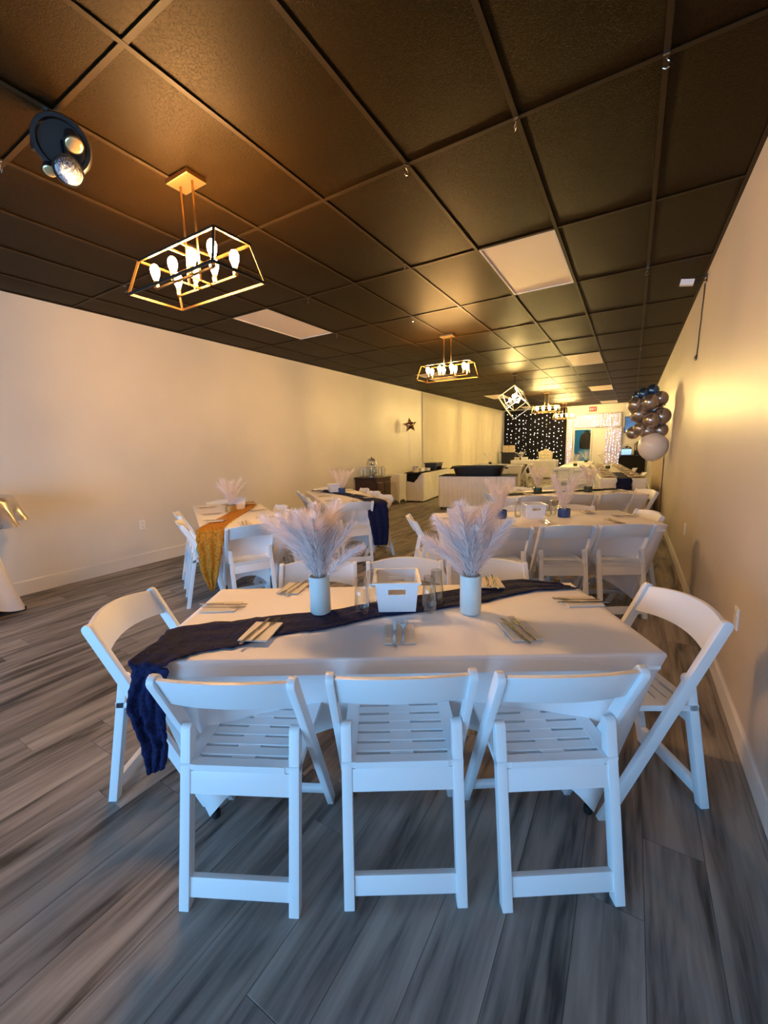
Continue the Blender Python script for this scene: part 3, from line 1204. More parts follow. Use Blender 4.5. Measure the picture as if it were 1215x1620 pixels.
# left navy runner, along the table and down at the aisle corner
q = TN.p
st = [(q(.965, .18, .22), q(.955, .36, .20), TN.t * .010), (q(.98, .14, .45), q(.97, .38, .45), TN.t * .012), (q(.955, .10, .68), q(.955, .375, .68), TN.t * .01),
      (q(.905, .10, zt), q(.905, .37, zt), (0, 0, .004)), (q(.55, .12, zt), q(.55, .33, zt), (0, 0, .004)), (q(.1, .05, zt), q(.1, .25, zt), (0, 0, .004)),
      (q(-.4, -.10, zt), q(-.4, .12, zt), (0, 0, .004)), (q(-.88, -.30, zt), q(-.88, -.05, zt), (0, 0, .004))]
st = [(Vector(a), Vector(b_), Vector((*d, 0)) if len(d) == 2 else Vector(d)) for a, b_, d in st]
strip('table_runner', st, M['navy'], 'navy gauze runner hanging off the left table corner by the aisle', cross=12, sub=6, seed=3)
q = T3.p
st = [(q(-.90, -.28, zt), q(-.90, -.05, zt)), (q(-.4, -.12, zt), q(-.4, .08, zt)), (q(.1, .02, zt), q(.1, .2, zt)), (q(.6, .12, zt), q(.6, .30, zt)), (q(.86, .18, zt), q(.86, .34, zt))]
strip('table_runner', st, M['black_cloth'], 'dark runner lying under the two dark green vases', cross=10, sub=5, seed=4)
q = TR[0].p
st = [(q(-.945, -.10, .34), q(-.945, .12, .34), Vector((*(TR[0].t * -.008), 0))), (q(-.95, -.13, .58), q(-.95, .12, .58), Vector((*(TR[0].t * -.008), 0))), (q(-.93, -.13, .74), q(-.93, .11, .74), Vector((*(TR[0].t * -.004), 0))),
      (q(-.87, -.13, zt), q(-.87, .11, zt)), (q(-.3, -.12, zt), q(-.3, .10, zt)), (q(.86, -.12, zt), q(.86, .1, zt))]
strip('table_runner', st, M['navy'], 'navy runner hanging over the end of the plated table below the balloons', cross=10, sub=5, seed=5)
q = TL.p
st = [(q(.955, -.18, .48), q(.955, .1, .48), Vector((*(TL.t * .006), 0))), (q(.935, -.18, .70), q(.935, .1, .70), Vector((*(TL.t * .006), 0))), (q(.88, -.18, zt), q(.88, .1, zt)), (q(0, -.15, zt), q(0, .1, zt)), (q(-.88, -.15, zt), q(-.88, .1, zt))]
strip('table_runner', st, M['black_cloth'], 'dark runner along the guest table before the throne', cross=8, sub=4, seed=6)

# ---------------------------------------------------------------- vases and pampas


def make_vase(kind):
    mt, rr, hh = {'frost': (M['frost'], .042, .158), 'blue': (M['blue_glass'], .055, .075), 'green': (M['green_glass'], .055, .075), 'gold': (M['gold_glass'], .06, .075)}[kind]
    def mk():
        t = thing('vase', '', 'vase')
        MB().lathe([(.0, .004), (rr - .005, .004), (rr - .005, hh), (rr, hh), (rr, .004), (rr - .004, 0), (0, 0)], 32).build('body', mt, t, 'auto')
        return t
    return Proto(mk)


vases = {k: make_vase(k) for k in ('frost', 'blue', 'green', 'gold')}


def plume_mesh(seed, length=.34, fil=260, bend=.1, fl=.085):
    rng = random.Random(seed)
    b = MB()
    pts = []
    for i in range(13):
        t_ = i / 12
        pts.append(Vector((bend * t_ ** 2.2, 0, length * t_ * (1 - .12 * bend * t_))))
    b.tube(pts, [.0022 * (1 - .7 * i / 12) for i in range(13)], 5, 1)
    vs, fs = [], []
    for k in range(fil):
        t_ = .12 + .88 * rng.random() ** .8
        i = min(11, int(t_ * 12))
        p = pts[i].lerp(pts[i + 1], t_ * 12 - i)
        d = (pts[i + 1] - pts[i]).normalized()
        a = rng.uniform(0, 2 * PI)
        side = Vector((math.cos(a), math.sin(a), 0))
        side = (side - d * side.dot(d)).normalized()
        env = math.sin(min(1, (1.06 - t_) / .45) * PI / 2) * (.40 + .60 * min(1, (t_ - .05) / .45))
        ln = fl * env * rng.uniform(.6, 1.15) + .012
        o = (d * rng.uniform(.75, 1.0) + side * rng.uniform(.28, .85)).normalized()
        droop = Vector((0, 0, -1)) * rng.uniform(.0, .18)
        w = d.cross(side).normalized() * .0009
        q1 = p + o * ln * .55
        q2 = p + o * ln + (side * .25 + droop) * ln * .35
        n0 = len(vs)
        vs += [p - w, p + w, q1 + w * 1.2, q1 - w * 1.2, q2]
        fs += [(n0, n0 + 1, n0 + 2, n0 + 3), (n0 + 3, n0 + 2, n0 + 4)]
    b.add(vs, fs, 0)
    return b.mesh('plume', [M['pampas'], M['stem']], False, fix=False)


PL = {'near': [plume_mesh(s, .30 + .02 * (s % 3), 620, .02 + .025 * (s % 4), .088) for s in range(6)],
      'mid': [plume_mesh(20 + s, .31 + .02 * (s % 2), 200, .03 + .04 * s, .085) for s in range(4)],
      'far': [plume_mesh(40 + s, .31, 70, .03 + .05 * s, .10) for s in range(3)]}


def bouquet(loc, z, label, lod, n, spread, seed, group, scale=1, extra=()):
    rng = random.Random(seed)
    t = thing('pampas_bouquet', label, 'dried grass', (loc[0], loc[1], z), 0, group)
    for k in range(n):
        o = link('plume', PL[lod][k % len(PL[lod])], t)
        a = 2 * PI * k / n + rng.uniform(-.3, .3)
        til = spread * (rng.uniform(.35, 1) if k % 3 else .12)
        o.rotation_euler = (0, til, a)
        o.location = (.010 * math.cos(a), .010 * math.sin(a), rng.uniform(-.01, .02))
        s = scale * rng.uniform(.88, 1.05)
        o.scale = (s, s, s)
    for az, til, s in extra:
        o = link('plume', PL[lod][3 % len(PL[lod])], t)
        o.rotation_euler = (0, til, az)
        o.scale = (s, s, s)
    return t


camleft = R(180 + 31)
camright = R(31)
gp = 'white pampas grass bouquets'
for (x, y), nm, ex in (((-1.058, 1.222), 'left', ((camleft, .30, 1.15), (camleft + .3, .12, 1.08), (camright, .50, .80), (camright + .2, .20, .95))),
                       ((-.519, 1.508), 'right', ((camleft, .42, .90), (camleft - .3, .16, 1.0), (camright, .20, .98), (camright + .3, .30, .85)))):
    vases['frost']((x, y, .757), 0, 'tall frosted white glass vase, %s one on the front table' % nm, 'frosted vases')
    bouquet((x, y), .757 + .10, 'white pampas plumes in the %s frosted vase on the front table' % nm, 'near', 11, .15, 3 if nm == 'left' else 8, gp, 1.0, ex)
for tb, kind, pts, wh in ((T2, 'blue', ((-.994, 3.70), (-.498, 3.999)), 'the table before the green vases'), (T3, 'green', ((-1.073, 5.85), (-.482, 6.19)), 'the third table by the right wall')):
    for (x, y), nm in zip(pts, ('left', 'right')):
        vases[kind]((x, y, .757), 0, 'short %s glass vase, %s one on its table' % ('blue' if kind == 'blue' else 'dark green', nm), 'short glass vases')
        bouquet((x, y), .757 + .03, 'white pampas plumes in the %s %s vase' % (nm, 'blue' if kind == 'blue' else 'dark green'), 'mid', 9, .24, len(nm) + len(kind) * 7, gp, 1.05)
vases['gold']((-3.774, 2.943, .757), 0, 'short amber gold vase on the gold runner table', 'short glass vases')
bouquet((-3.774, 2.943), .787, 'white pampas plumes in the amber vase on the gold runner', 'mid', 9, .26, 51, gp, 1.0)
vases['blue']((-3.74, 4.94, .757), 0, 'short blue vase on the left navy runner table', 'short glass vases')
bouquet((-3.74, 4.94), .787, 'white pampas plumes on the left navy runner table', 'mid', 8, .30, 57, gp, 1.05)
for (x, y), tb, l, vl in (((-1.40, 13.2), TC[0], 'white pampas plumes on the middle table left of the plated row', 'short vase on the middle table left of the plated row'),
                          ((-1.35, 15.9), TC[1], 'white pampas plumes on the middle table before the doorway', 'short vase on the middle table before the doorway'),
                          ((-.50, 11.9), TR[1], 'white pampas plumes on the middle plated table', 'short vase on the middle plated table'),
                          ((-4.30, 14.45), TL, 'white pampas plumes at the left end of the guest table', 'short vase at the left end of the guest table'),
                          ((-4.10, 18.35), TH, 'white pampas plumes at the left of the head table', 'short vase at the left of the head table')):
    vases['green']((x, y, .757), 0, vl, 'short glass vases')
    bouquet((x, y), .787, l, 'far', 9, .38, int(-x * 100), gp, 1.15)

# ---------------------------------------------------------------- white bins and glasses


def make_bin():
    t = thing('storage_bin', '', 'bin')
    wt, wb, dt, db, hh, th = .172, .150, .185, .155, .125, .004

    def wall(front):
        # tapered wall with a hand slot, as quads around a hole
        s = -1 if front else 1
        us = [-1, -.42, .42, 1]
        vs_ = [0, .60, .78, 1]
        def P(u, v, off):
            w, d = wb + (wt - wb) * v, db + (dt - db) * v
            return (u * w / 2, s * d / 2 + off * s, hh * v)
        b = MB()
        for i in range(3):
            for j in range(3):
                if (i, j) == (1, 1):
                    continue
                c = [(us[i], vs_[j]), (us[i + 1], vs_[j]), (us[i + 1], vs_[j + 1]), (us[i], vs_[j + 1])]
                v8 = [P(*k, 0) for k in c] + [P(*k, -th) for k in c]
                f = [(0, 1, 2, 3), (7, 6, 5, 4)]
                for k in range(4):
                    f.append((k, (k + 1) % 4, 4 + (k + 1) % 4, 4 + k))
                b.add(v8, f)
        return b
    wall(True).build('front_wall', M['plastic'], t)
    wall(False).build('back_wall', M['plastic'], t)
    for s in (-1, 1):
        b = MB()
        c = [(-1, 0), (1, 0), (1, 1), (-1, 1)]
        P = lambda u, v, off: (s * (wb + (wt - wb) * v) / 2 - s * off, u * (db + (dt - db) * v) / 2, hh * v)
        v8 = [P(*k, 0) for k in c] + [P(*k, th) for k in c]
        f = [(0, 1, 2, 3), (7, 6, 5, 4)] + [(k, (k + 1) % 4, 4 + (k + 1) % 4, 4 + k) for k in range(4)]
        b.add(v8, f).build('side_wall', M['plastic'], t)
    MB().box((0, 0, .003), (wb, db, .006)).build('bottom', M['plastic'], t)
    b = MB()
    for s in (-1, 1):
        b.box((0, s * (dt / 2 + .004), hh), (wt + .024, .014, .008))
        b.box((s * (wt / 2 + .004), 0, hh), (.014, dt - .006, .008))
    b.build('rim', M['plastic'], t, bevel=.002)
    return t


bins = Proto(make_bin)
bins((-.812, 1.425, .764), R(30), 'white plastic bin with hand slots between the frosted vases', 'white plastic bins')
bins((-.74, 3.86, .757), R(28), 'white plastic bin between the two blue vases', 'white plastic bins')
bins((-3.93, 5.00, .757), R(-40), 'white plastic bin on the left navy runner table', 'white plastic bins')
bins((-3.90, 3.12, .757), R(-32), 'white plastic bin behind the amber vase', 'white plastic bins')


def make_glass():
    t = thing('drinking_glass', '', 'glass')
    MB().lathe([(.0, .0), (.020, .0), (.027, .012), (.030, .035), (.028, .075), (.0225, .148), (.0213, .148), (.0265, .075), (.0285, .036), (.024, .014), (.0, .008)], 24).build('body', M['glass'], t, True)
    return t


glasses = Proto(make_glass)
gg = 'stemless clear glasses'
for p, l in (((-.895, 1.285), 'clear stemless glass left of the white bin, nearer the camera'), ((-.905, 1.385), 'clear stemless glass left of the white bin, tucked behind the nearer one'),
             ((-.662, 1.426), 'clear stemless glass right of the white bin, nearer the camera'), ((-.672, 1.52), 'clear stemless glass right of the white bin, behind the nearer one'),
             ((-.86, 3.78), 'clear glass left of the bin on the blue vase table'), ((-.62, 3.92), 'clear glass right of the bin on the blue vase table'), ((-.59, 4.0), 'clear glass beside the right blue vase'),
             ((-.85, 6.02), 'clear glass near the left dark green vase'), ((-.70, 6.12), 'clear glass near the right dark green vase')):
    glasses((*p, .762), 0, l, gg)

# ---------------------------------------------------------------- place settings


def fork_mesh():
    b = MB()
    fr = lambda a, c, d: (a, c, d)
    b.prism([(-.0035, -.095), (.0035, -.095), (.0045, -.06), (.0028, .0), (.0026, .025), (.0095, .045), (.0105, .058), (-.0105, .058), (-.0095, .045), (-.0026, .025), (-.0028, .0), (-.0045, -.06)], 0, .002, fr)
    for k in range(4):
        x = -.0092 + k * .0061
        b.prism([(x - .0013, .056), (x + .0013, .056), (x + .0009, .100), (x - .0009, .100)], 0, .002, lambda a, c, d: (a, c, d + .006 * ((c - .05) / .05) ** 2 * .6))
    return b.mesh('fork', M['steel'], fix=False)


def knife_mesh():
    b = MB()
    b.prism([(-.005, -.105), (.005, -.105), (.006, -.06), (.0042, .0), (-.0042, .0), (-.006, -.06)], 0, .004, lambda a, c, d: (a, c, d))
    b.prism([(-.0042, .0), (.0042, .0), (.0088, .02), (.0090, .08), (.004, .105), (-.0042, .11)], .001, .0025, lambda a, c, d: (a, c, d))
    return b.mesh('knife', M['steel'], fix=False)


def napkin_mesh():
    b = MB()
    b.box((0, 0, .0012), (.108, .150, .0022))
    b.box((.0006, .001, .0036), (.106, .148, .0022))
    return b.mesh('napkin', M['paper'], bevel=.0006)


FK, KN, NP = fork_mesh(), knife_mesh(), napkin_mesh()


def setting(p, z, deg, where, grp, order=1, jit=0):
    a = R(deg)
    def at(u, v):
        return (p[0] + math.cos(a) * u - math.sin(a) * v, p[1] + math.sin(a) * u + math.cos(a) * v)
    o = tag(link('paper_napkin', NP), 'folded cream paper napkin ' + where, 'napkin', 'napkins ' + grp)
    o.location, o.rotation_euler = (p[0], p[1], z), (0, 0, a)
    x, y = at(.014 * order, .012)
    o = tag(link('fork', FK), 'steel fork lying on the napkin ' + where, 'fork', 'forks ' + grp)
    o.location, o.rotation_euler = (x, y, z + .0052), (0, 0, a - .10 + jit)
    x, y = at(-.020 * order, .0)
    o = tag(link('table_knife', KN), 'steel knife lying on the napkin ' + where, 'knife', 'knives ' + grp)
    o.location, o.rotation_euler = (x, y, z + .0052), (0, 0, a - .06 + jit)


g = 'on the front table'
setting((-1.115, .955), .770, 24, 'on the front left part of the navy runner', g)
setting((-.675, 1.200), .757, 31, 'in front of the white bin', g, 1, .05)
setting((-.305, 1.425), .757, 36, 'at the front right of the navy runner table', g, 1, .15)
setting((-.145, 1.83), .757, 122, 'at the right end of the front table', g)
setting((-1.475, 1.06), .757, -58, 'at the left end of the front table', g)
setting((-1.365, 1.385), .757, 200, 'left of the left frosted vase', g)
setting((-.545, 1.865), .768, 208, 'right of the right frosted vase', g)
for tb, nm in ((T2, 'blue vase table'), (T3, 'green vase table'), (TG, 'gold runner table'), (TN, 'left navy table')):
    for u, v, dg, l in ((-.58, -.24, 0, 'near side left'), (.0, -.24, 0, 'near side centre'), (.56, -.24, 0, 'near side right'),
                        (-.56, .25, 180, 'far side left'), (.02, .25, 180, 'far side centre'), (.56, .25, 180, 'far side right'), (.78, .0, 90, 'right end'), (-.78, 0, -90, 'left end')):
        p = tb.p(u, v)
        onrun = (tb is T3 and v > .2 and u > .3) or (tb is TG and (u, v) in ((.56, -.24), (-.56, .25))) or (tb is TN and (abs(v) < .1 or (u > .5 and v > 0) or (u < -.5 and v < 0))) or (tb is T3 and u < -.5 and abs(v) < .26)
        setting((p.x, p.y), .757 + (.015 if onrun else 0), tb.deg + dg + random.uniform(-8, 8), 'at the %s, %s' % (nm, l), 'on the ' + nm, 1, random.uniform(-.1, .1))

# plates on the plated row
plate_p = Proto(lambda: tag(MB().lathe([(.0, .004), (.10, .004), (.15, .012), (.152, .009), (.10, 0), (.0, 0)], 24).build('charger_plate', M['charger'], None, 'auto'), '', 'plate'))
china_p = Proto(lambda: tag(MB().lathe([(.0, .004), (.075, .004), (.115, .016), (.117, .013), (.075, 0), (.0, 0)], 24).build('dinner_plate', M['plate'], None, 'auto'), '', 'plate'))
nap_p = Proto(lambda: tag(MB().prism([(-.05, -.03), (.05, -.03), (.06, .03), (0, .05), (-.06, .03)], 0, .03, lambda a, c, d: (a * (1 - d * 8), c * (1 - d * 8), d)).build('folded_napkin', M['darkplate'], None), '', 'napkin'))
names = ('nearest', 'middle', 'farthest')
for k, tb in enumerate(TR):
    for u, v in ((-.55, .22), (.05, .22), (.6, .22), (-.55, -.24), (.05, -.24), (.6, -.24)):
        p = tb.p(u, v)
        pos = '%s on the %s plated table, %s side' % (('near end', 'middle', 'far end')[(-.55, .05, .6).index(u)], names[k], 'aisle' if v > 0 else 'wall')
        plate_p((p.x, p.y, .757), 0, 'gold charger plate, ' + pos, 'charger plates')
        china_p((p.x, p.y, .770), 0, 'white dinner plate, ' + pos, 'dinner plates')
        nap_p((p.x, p.y, .776), R(tb.deg), 'cream folded napkin, ' + pos, 'folded napkins')
p = TH.p
for k, u in enumerate((-.35, .0, .35, .65)):
    q_ = p(u, -.05)
    china_p((q_.x, q_.y, .757), 0, 'white dinner plate on the head table, number %s from the left' % ('one', 'two', 'three', 'four')[k], 'head table plates')

# ---------------------------------------------------------------- cocktail table at the left edge
t = thing('cocktail_table', 'tall cocktail table in a white stretch cover at the left edge', 'table', (-4.885, 1.08, 0))
b = MB()
rings, n = [], 48
for j in range(25):
    v = j / 24
    z = 1.06 * v
    ring = []
    for k in range(n):
        a = 2 * PI * k / n
        lobe = abs(math.cos(2 * (a + .35)))            # four feet
        rb = .18 + .12 * lobe ** 3
        zz_ = z + (.06 * (1 - lobe) if v < .02 else 0)
        w = (1 - v) ** 1.6
        rt_ = .12 + .21 * max(0, (v - .45) / .55) ** 2.2
        r_ = rb * w + rt_ * (1 - w)
        ring.append((r_ * math.cos(a), r_ * math.sin(a), zz_ + .012))
    rings.append(ring)
vs = [p_ for r_ in rings for p_ in r_] + [(0, 0, 1.075)]
fs = [(j * n + k, j * n + (k + 1) % n, (j + 1) * n + (k + 1) % n, (j + 1) * n + k) for j in range(24) for k in range(n)]
fs += [(len(vs) - 1, 24 * n + k, 24 * n + (k + 1) % n) for k in range(n)]
b.add(vs, fs).build('stretch_cover', M['cover'], t, True)
MB().lathe([(.02, .06), (.02, 1.0)], 12).build('post', M['darksteel'], t)
for k in range(4):
    a = k * PI / 2 - .35
    MB().bar((0, 0, .03), (.30 * math.cos(a), .30 * math.sin(a), .018), .04, .03).build('foot', M['rubber'], t)
b = MB()


def topper(u, v):
    a = 2 * PI * u
    if v < .4:
        r_ = .338 * v / .4
        return (r_ * math.cos(a), r_ * math.sin(a), 1.079 + .002 * math.sin(a * 5))
    w = (v - .4) / .6
    r_ = .340 + .035 * w * math.sin(a * 11 + .6) * (.4 + w) + .035 * w
    return (r_ * math.cos(a), r_ * math.sin(a), 1.078 - .25 * w - .02 * w * math.sin(a * 4))


b.grid(topper, 132, 12)
tag(b.build('table_topper', M['satin'], None, True), 'shiny silver satin topper draped over the cocktail table', 'tablecloth').location = (-4.885, 1.08, 0)

# ---------------------------------------------------------------- wall fittings


def outlet(x, y, z, s, label):
    t = thing('wall_outlet', label, 'outlet', (x, y, z), 0, 'wall outlets')
    MB().box((s * .004, 0, 0), (.008, .072, .116)).build('plate', M['plastic'], t, bevel=.002)
    for dz in (-.024, .024):
        MB().box((s * .0085, 0, dz), (.003, .034, .030)).build('socket', M['base'], t, bevel=.001)


outlet(XR, 2.62, .516, -1, 'white wall outlet on the right wall beside the front table')
outlet(XR, 5.07, .53, -1, 'white wall outlet on the right wall behind the blue vase table')
outlet(XL, 2.775, .52, 1, 'white wall outlet on the left wall beside the gold runner table')
t = thing('wall_sensor', 'small white box on a black bracket high on the right wall', 'sensor', (XR, 5.17, 2.93))
MB().box((-.16, -.05, -.01), (.11, .06, .05), Matrix.Rotation(R(10), 3, 'Y')).build('case', M['plastic'], t, bevel=.004)
MB().tube([(-.005, 0, .03), (-.04, 0, .045), (-.09, -.02, .03), (-.12, -.04, .01)], .007, 8).tube([(-.005, 0, .0), (-.05, -.01, -.01), (-.12, -.04, .0)], .006, 8).box((-.004, 0, .015), (.008, .03, .07)).build('bracket', M['black_plastic'], t, 'auto')
pts = [(-.012, .01, -.03), (-.012, .03, -.15), (-.014, .05, -.28), (-.012, .06, -.33), (-.014, .09, -.45), (-.012, .13, -.58), (-.013, .16, -.66)]
MB().tube(pts, .0055, 8).build('cable', M['cord'], t, True)
lp = [(-.013, .16 + .0, -.66)] + [(-.014, .165 + .055 * (1 - math.cos(a)), -.672 - .022 * math.sin(a)) for a in [k * PI / 6 for k in range(1, 12)]] + [(-.013, .165, -.67)]
MB().tube(lp, .007, 8).build('cable_loop', M['black_plastic'], t, True)

# exit sign
t = thing('exit_sign', 'red exit sign high on the far wall', 'sign', (-1.515, YF, 2.83))
MB().box((0, -.02, 0), (.28, .04, .2)).build('housing', M['red'], t, bevel=.004)
b = MB()
x = -.105
for ch in 'EXIT':
    w, hgt, s_ = .042, .10, .010
    if ch == 'E':
        b.box((x + .005, -.042, 0), (s_, .003, hgt))
        for z in (-.045, 0, .045):
            b.box((x + w / 2, -.042, z), (w, .003, s_))
    elif ch == 'X':
        b.bar((x, -.042, -.05), (x + w, -.042, .05), .003, s_)
        b.bar((x, -.042, .05), (x + w, -.042, -.05), .003, s_)
    elif ch == 'I':
        b.box((x + w / 2, -.042, 0), (s_, .003, hgt))
    else:
        b.box((x + w / 2, -.042, 0), (s_, .003, hgt))
        b.box((x + w / 2, -.042, .045), (w, .003, s_))
    x += .055
b.build('lettering', M['letter'], t)

# ---------------------------------------------------------------- drapes and fairy lights


def drape(name, p0, p1, z0, z1, amp, waves, mt, label, group=None, seed=0, top_amp=.5):
    p0, p1 = Vector(p0), Vector(p1)
    d = (p1 - p0)
    nrm = Vector((-d.y, d.x)).normalized()
    def fn(u, v):
        a = amp * (top_amp + (1 - top_amp) * (1 - v))
        off = a * (math.sin(u * waves * 2 * PI + seed) + .4 * math.sin(u * waves * 3.7 * PI + seed * 2 + v)) * .7
        off += .3 * amp * noise.noise(Vector((u * waves * .5, v * 2, seed)))
        q = p0 + d * u + nrm * off
        return (q.x, q.y, z0 + (z1 - z0) * v)
    b = MB().grid(fn, int(waves * 9), 6)
    o = b.build(name, mt, None, True)
    so = o.modifiers.new('thickness', 'SOLIDIFY')
    so.thickness = .002
    return tag(o, label, 'curtain', group)


gd = 'white drapes on the left wall'
drape('wall_drape', (XL + .020, 11.0), (XL + .045, 13.8), .05, ZC - .02, .016, 5, M['drape'], 'white drape on the left wall, first panel past the star balloon', gd, 1)
drape('wall_drape', (XL + .045, 13.78), (XL + .045, 16.6), .05, ZC - .02, .018, 6, M['drape'], 'white drape on the left wall, middle panel', gd, 2)
drape('wall_drape', (XL + .045, 16.58), (XL + .045, 19.3), .05, ZC - .02, .018, 6, M['drape'], 'white drape on the left wall, panel meeting the black curtain', gd, 3)
drape('wall_drape', (XR - .02, 9.0), (XR - .04, 10.3), .05, 1.5, .018, 6, M['drape_tan'], 'beige drape on the right wall behind the big white balloon', 'beige drapes on the right wall', 4)
drape('wall_drape', (XR - .04, 10.4), (XR - .04, 12.4), .05, 1.5, .018, 8, M['drape_tan'], 'beige drape on the right wall past the balloons', 'beige drapes on the right wall', 5)
drape('black_curtain', (XL + .12, YF - .16), (-2.50, YF - .16), .03, 2.96, .045, 17, M['black_drape'], 'black curtain with fairy lights behind the throne', None, 6)
drape('sheer_curtain', (-2.46, YF - .08), (-2.24, YF - .08), .03, 2.66, .02, 4, M['sheer'], 'white sheer curtain strip between black curtain and doorway', 'white sheer curtains', 7)
drape('sheer_curtain', (-2.22, YF - .08), (-.42, YF - .08), 2.06, 2.66, .02, 16, M['sheer'], 'white sheer valance with fairy lights above the doorway', 'white sheer curtains', 8)
drape('sheer_curtain', (-.98, YF - .10), (-.40, YF - .10), .03, 2.05, .02, 6, M['sheer'], 'white sheer curtain right of the white door', 'white sheer curtains', 9)


ORD = ('first', 'second', 'third', 'fourth', 'fifth', 'sixth', 'seventh', 'eighth', 'ninth', 'tenth', 'eleventh', 'twelfth', 'thirteenth', 'fourteenth', 'fifteenth')


def fairy(x, y, z0, z1, n, mt, label, group, rng, rad=.0135, jx=.03):
    t = thing('fairy_light_string', label, 'fairy lights', (x, y, 0), 0, group)
    MB().tube([(0, 0, z0), (0, 0, z1)], .0015, 4).build('wire', M['cord'], t)
    b = MB()
    for k in range(n):
        z = z0 + (z1 - z0) * (k + rng.random() * .8) / n
        q_ = (rng.uniform(-jx, jx), -.006, z)
        r_ = rad * rng.choice((.6, .8, 1, 1.2))
        b.add([(q_[0] + r_, q_[1], z), (q_[0] - r_, q_[1], z), (q_[0], q_[1] - r_, z), (q_[0], q_[1] + r_, z), (q_[0], q_[1], z + r_), (q_[0], q_[1], z - r_)],
              [(0, 3, 4), (3, 1, 4), (1, 2, 4), (2, 0, 4), (3, 0, 5), (1, 3, 5), (2, 1, 5), (0, 2, 5)])
    o = b.build('bulbs', mt, t, True, fix=False)
    o['kind'] = 'stuff'


rng = random.Random(3)
for k in range(15):
    fairy(-5.0 + k * .168 + rng.uniform(-.03, .03), YF - .205, .3 + rng.random() * .3, 2.86, 12, M['led_warm'], 'vertical string of fairy lights on the black curtain, %s from the left' % ORD[k], 'fairy light strings on the black curtain', rng)
for k in range(2):
    fairy(-2.41 + k * .11, YF - .10, .2, 2.6, 22, M['led_cool'], 'vertical fairy light string between black curtain and doorway, %s from the left' % ORD[k], 'fairy light strings left of the doorway', rng, .0115)
for k in range(14):
    fairy(-2.18 + k * .125, YF - .10, 2.08, 2.62, 6, M['led_cool'], 'short fairy light string hanging above the doorway, %s from the left' % ORD[k], 'short fairy light strings above the doorway', rng, .0115)
for k in range(5):
    fairy(-.93 + k * .12, YF - .12, .5, 2.02, 14, M['led_cool'], 'vertical fairy light string right of the white door, %s from the left' % ORD[k], 'fairy light strings right of the white door', rng, .0115)

# ---------------------------------------------------------------- far doorway and beyond
b = MB()
for x in (DX0 + .02, DX1 - .02):
    b.box((x, YF + .03, DZ / 2), (.05, .16, DZ))
b.box(((DX0 + DX1) / 2, YF + .03, DZ - .02), (DX1 - DX0 - .09, .16, .05))
struct(b.build('door_1', M['base']))
d2 = struct(MB().box((-1.03, YF - .03, 1.01), (.82, .045, 2.0)).build('door_2', M['base'], bevel=.004))
for cx in (-.19, .19):
    for z0_, z1_ in ((.2, .85), (1.0, 1.8)):
        MB().box((-1.03 + cx, YF - .055, (z0_ + z1_) / 2), (.28, .008, z1_ - z0_)).build('panel', M['base'], d2, bevel=.003)
MB().lathe([(.0, 0), (.025, 0), (.028, .02), (.012, .03), (.012, .05), (0, .05)], 14, (-.70, YF - .055, 1.0), Matrix.Rotation(R(90), 3, 'X')).build('door_handle', M['steel'], d2, True)
# back room
by = YF + .12
b = MB()
b.box(((DX0 + DX1) / 2 - .9, by + 1.0, 1.3), (.06, 2.0, 2.6)).box(((DX0 + DX1) / 2 + .9, by + 1.0, 1.3), (.06, 2.0, 2.6)).box(((DX0 + DX1) / 2, by + 2.0, 1.3), (1.8, .06, 2.6)).box(((DX0 + DX1) / 2, by + 1, 2.6), (1.86, 2.06, .06))
struct(b.build('wall_back_room', M['teal']))
bl = thing('ceiling_lamp', 'cool white ceiling lamp in the back room', 'ceiling light', ((DX0 + DX1) / 2, by + .9, 2.56))
MB().lathe([(.0, -.04), (.12, -.03), (.15, 0), (.0, 0)], 24).build('diffuser', emit_mat('cool_lamp', (.55, .9, 1), 30), bl, True)
# black jacket on a hanger in the doorway
t = thing('jacket', 'black jacket hanging in the lit doorway', 'jacket', (-1.72, YF + .18, 0))
b = MB()


def jk(u, v):
    a = 2 * PI * u
    z = 1.15 + .75 * v
    w = .17 + .04 * math.sin(v * PI) if v < .8 else .19 * (1 - ((v - .8) / .2) ** 2 * .72)
    dpt = .07 if v < .85 else .07 * (1 - (v - .85) / .15 * .5)
    return (w * math.cos(a) * (1 + .04 * math.sin(a * 5 + v * 4)), dpt * math.sin(a), z)


b.grid(jk, 28, 14)
b.build('body', M['fleece'], t, True)
for s in (-1, 1):
    MB().tube([(s * .15, 0, 1.80), (s * .20, -.01, 1.62), (s * .225, -.01, 1.40), (s * .21, -.02, 1.18)], [.055, .055, .048, .042], 12).build('sleeve', M['fleece'], t, True)
MB().tube([(-.10, 0, 1.88), (0, 0, 1.93), (.10, 0, 1.88)], .04, 10).build('hood', M['fleece'], t, True)
MB().tube([(0, 0, 1.93), (0, 0, 1.97), (.02, 0, 1.985), (.03, 0, 1.99)], .004, 6).build('hanger_hook', M['steel'], t)
t = thing('stool', 'pale blue covered stool in the back room', 'stool', (-1.72, YF + .75, 0))
MB().lathe([(.0, .5), (.18, .5), (.19, .56), (.16, .60), (0, .61)], 20).build('seat', M['denim'], t, True)
for k in range(4):
    a = k * PI / 2 + .4
    MB().tube([(.14 * math.cos(a), .14 * math.sin(a), .5), (.2 * math.cos(a), .2 * math.sin(a), 0)], .015, 8).build('leg', M['blackmetal'], t)
# screen on the far wall
t = thing('wall_screen', 'dark screen with a blue picture on the far wall behind balloons', 'screen', (-.09, YF, 2.12))
MB().box((0, -.03, 0), (.46, .06, .66)).build('case', M['black_plastic'], t, bevel=.004)
MB().box((0, -.0615, 0), (.40, .003, .60)).build('display', M['screen'], t)
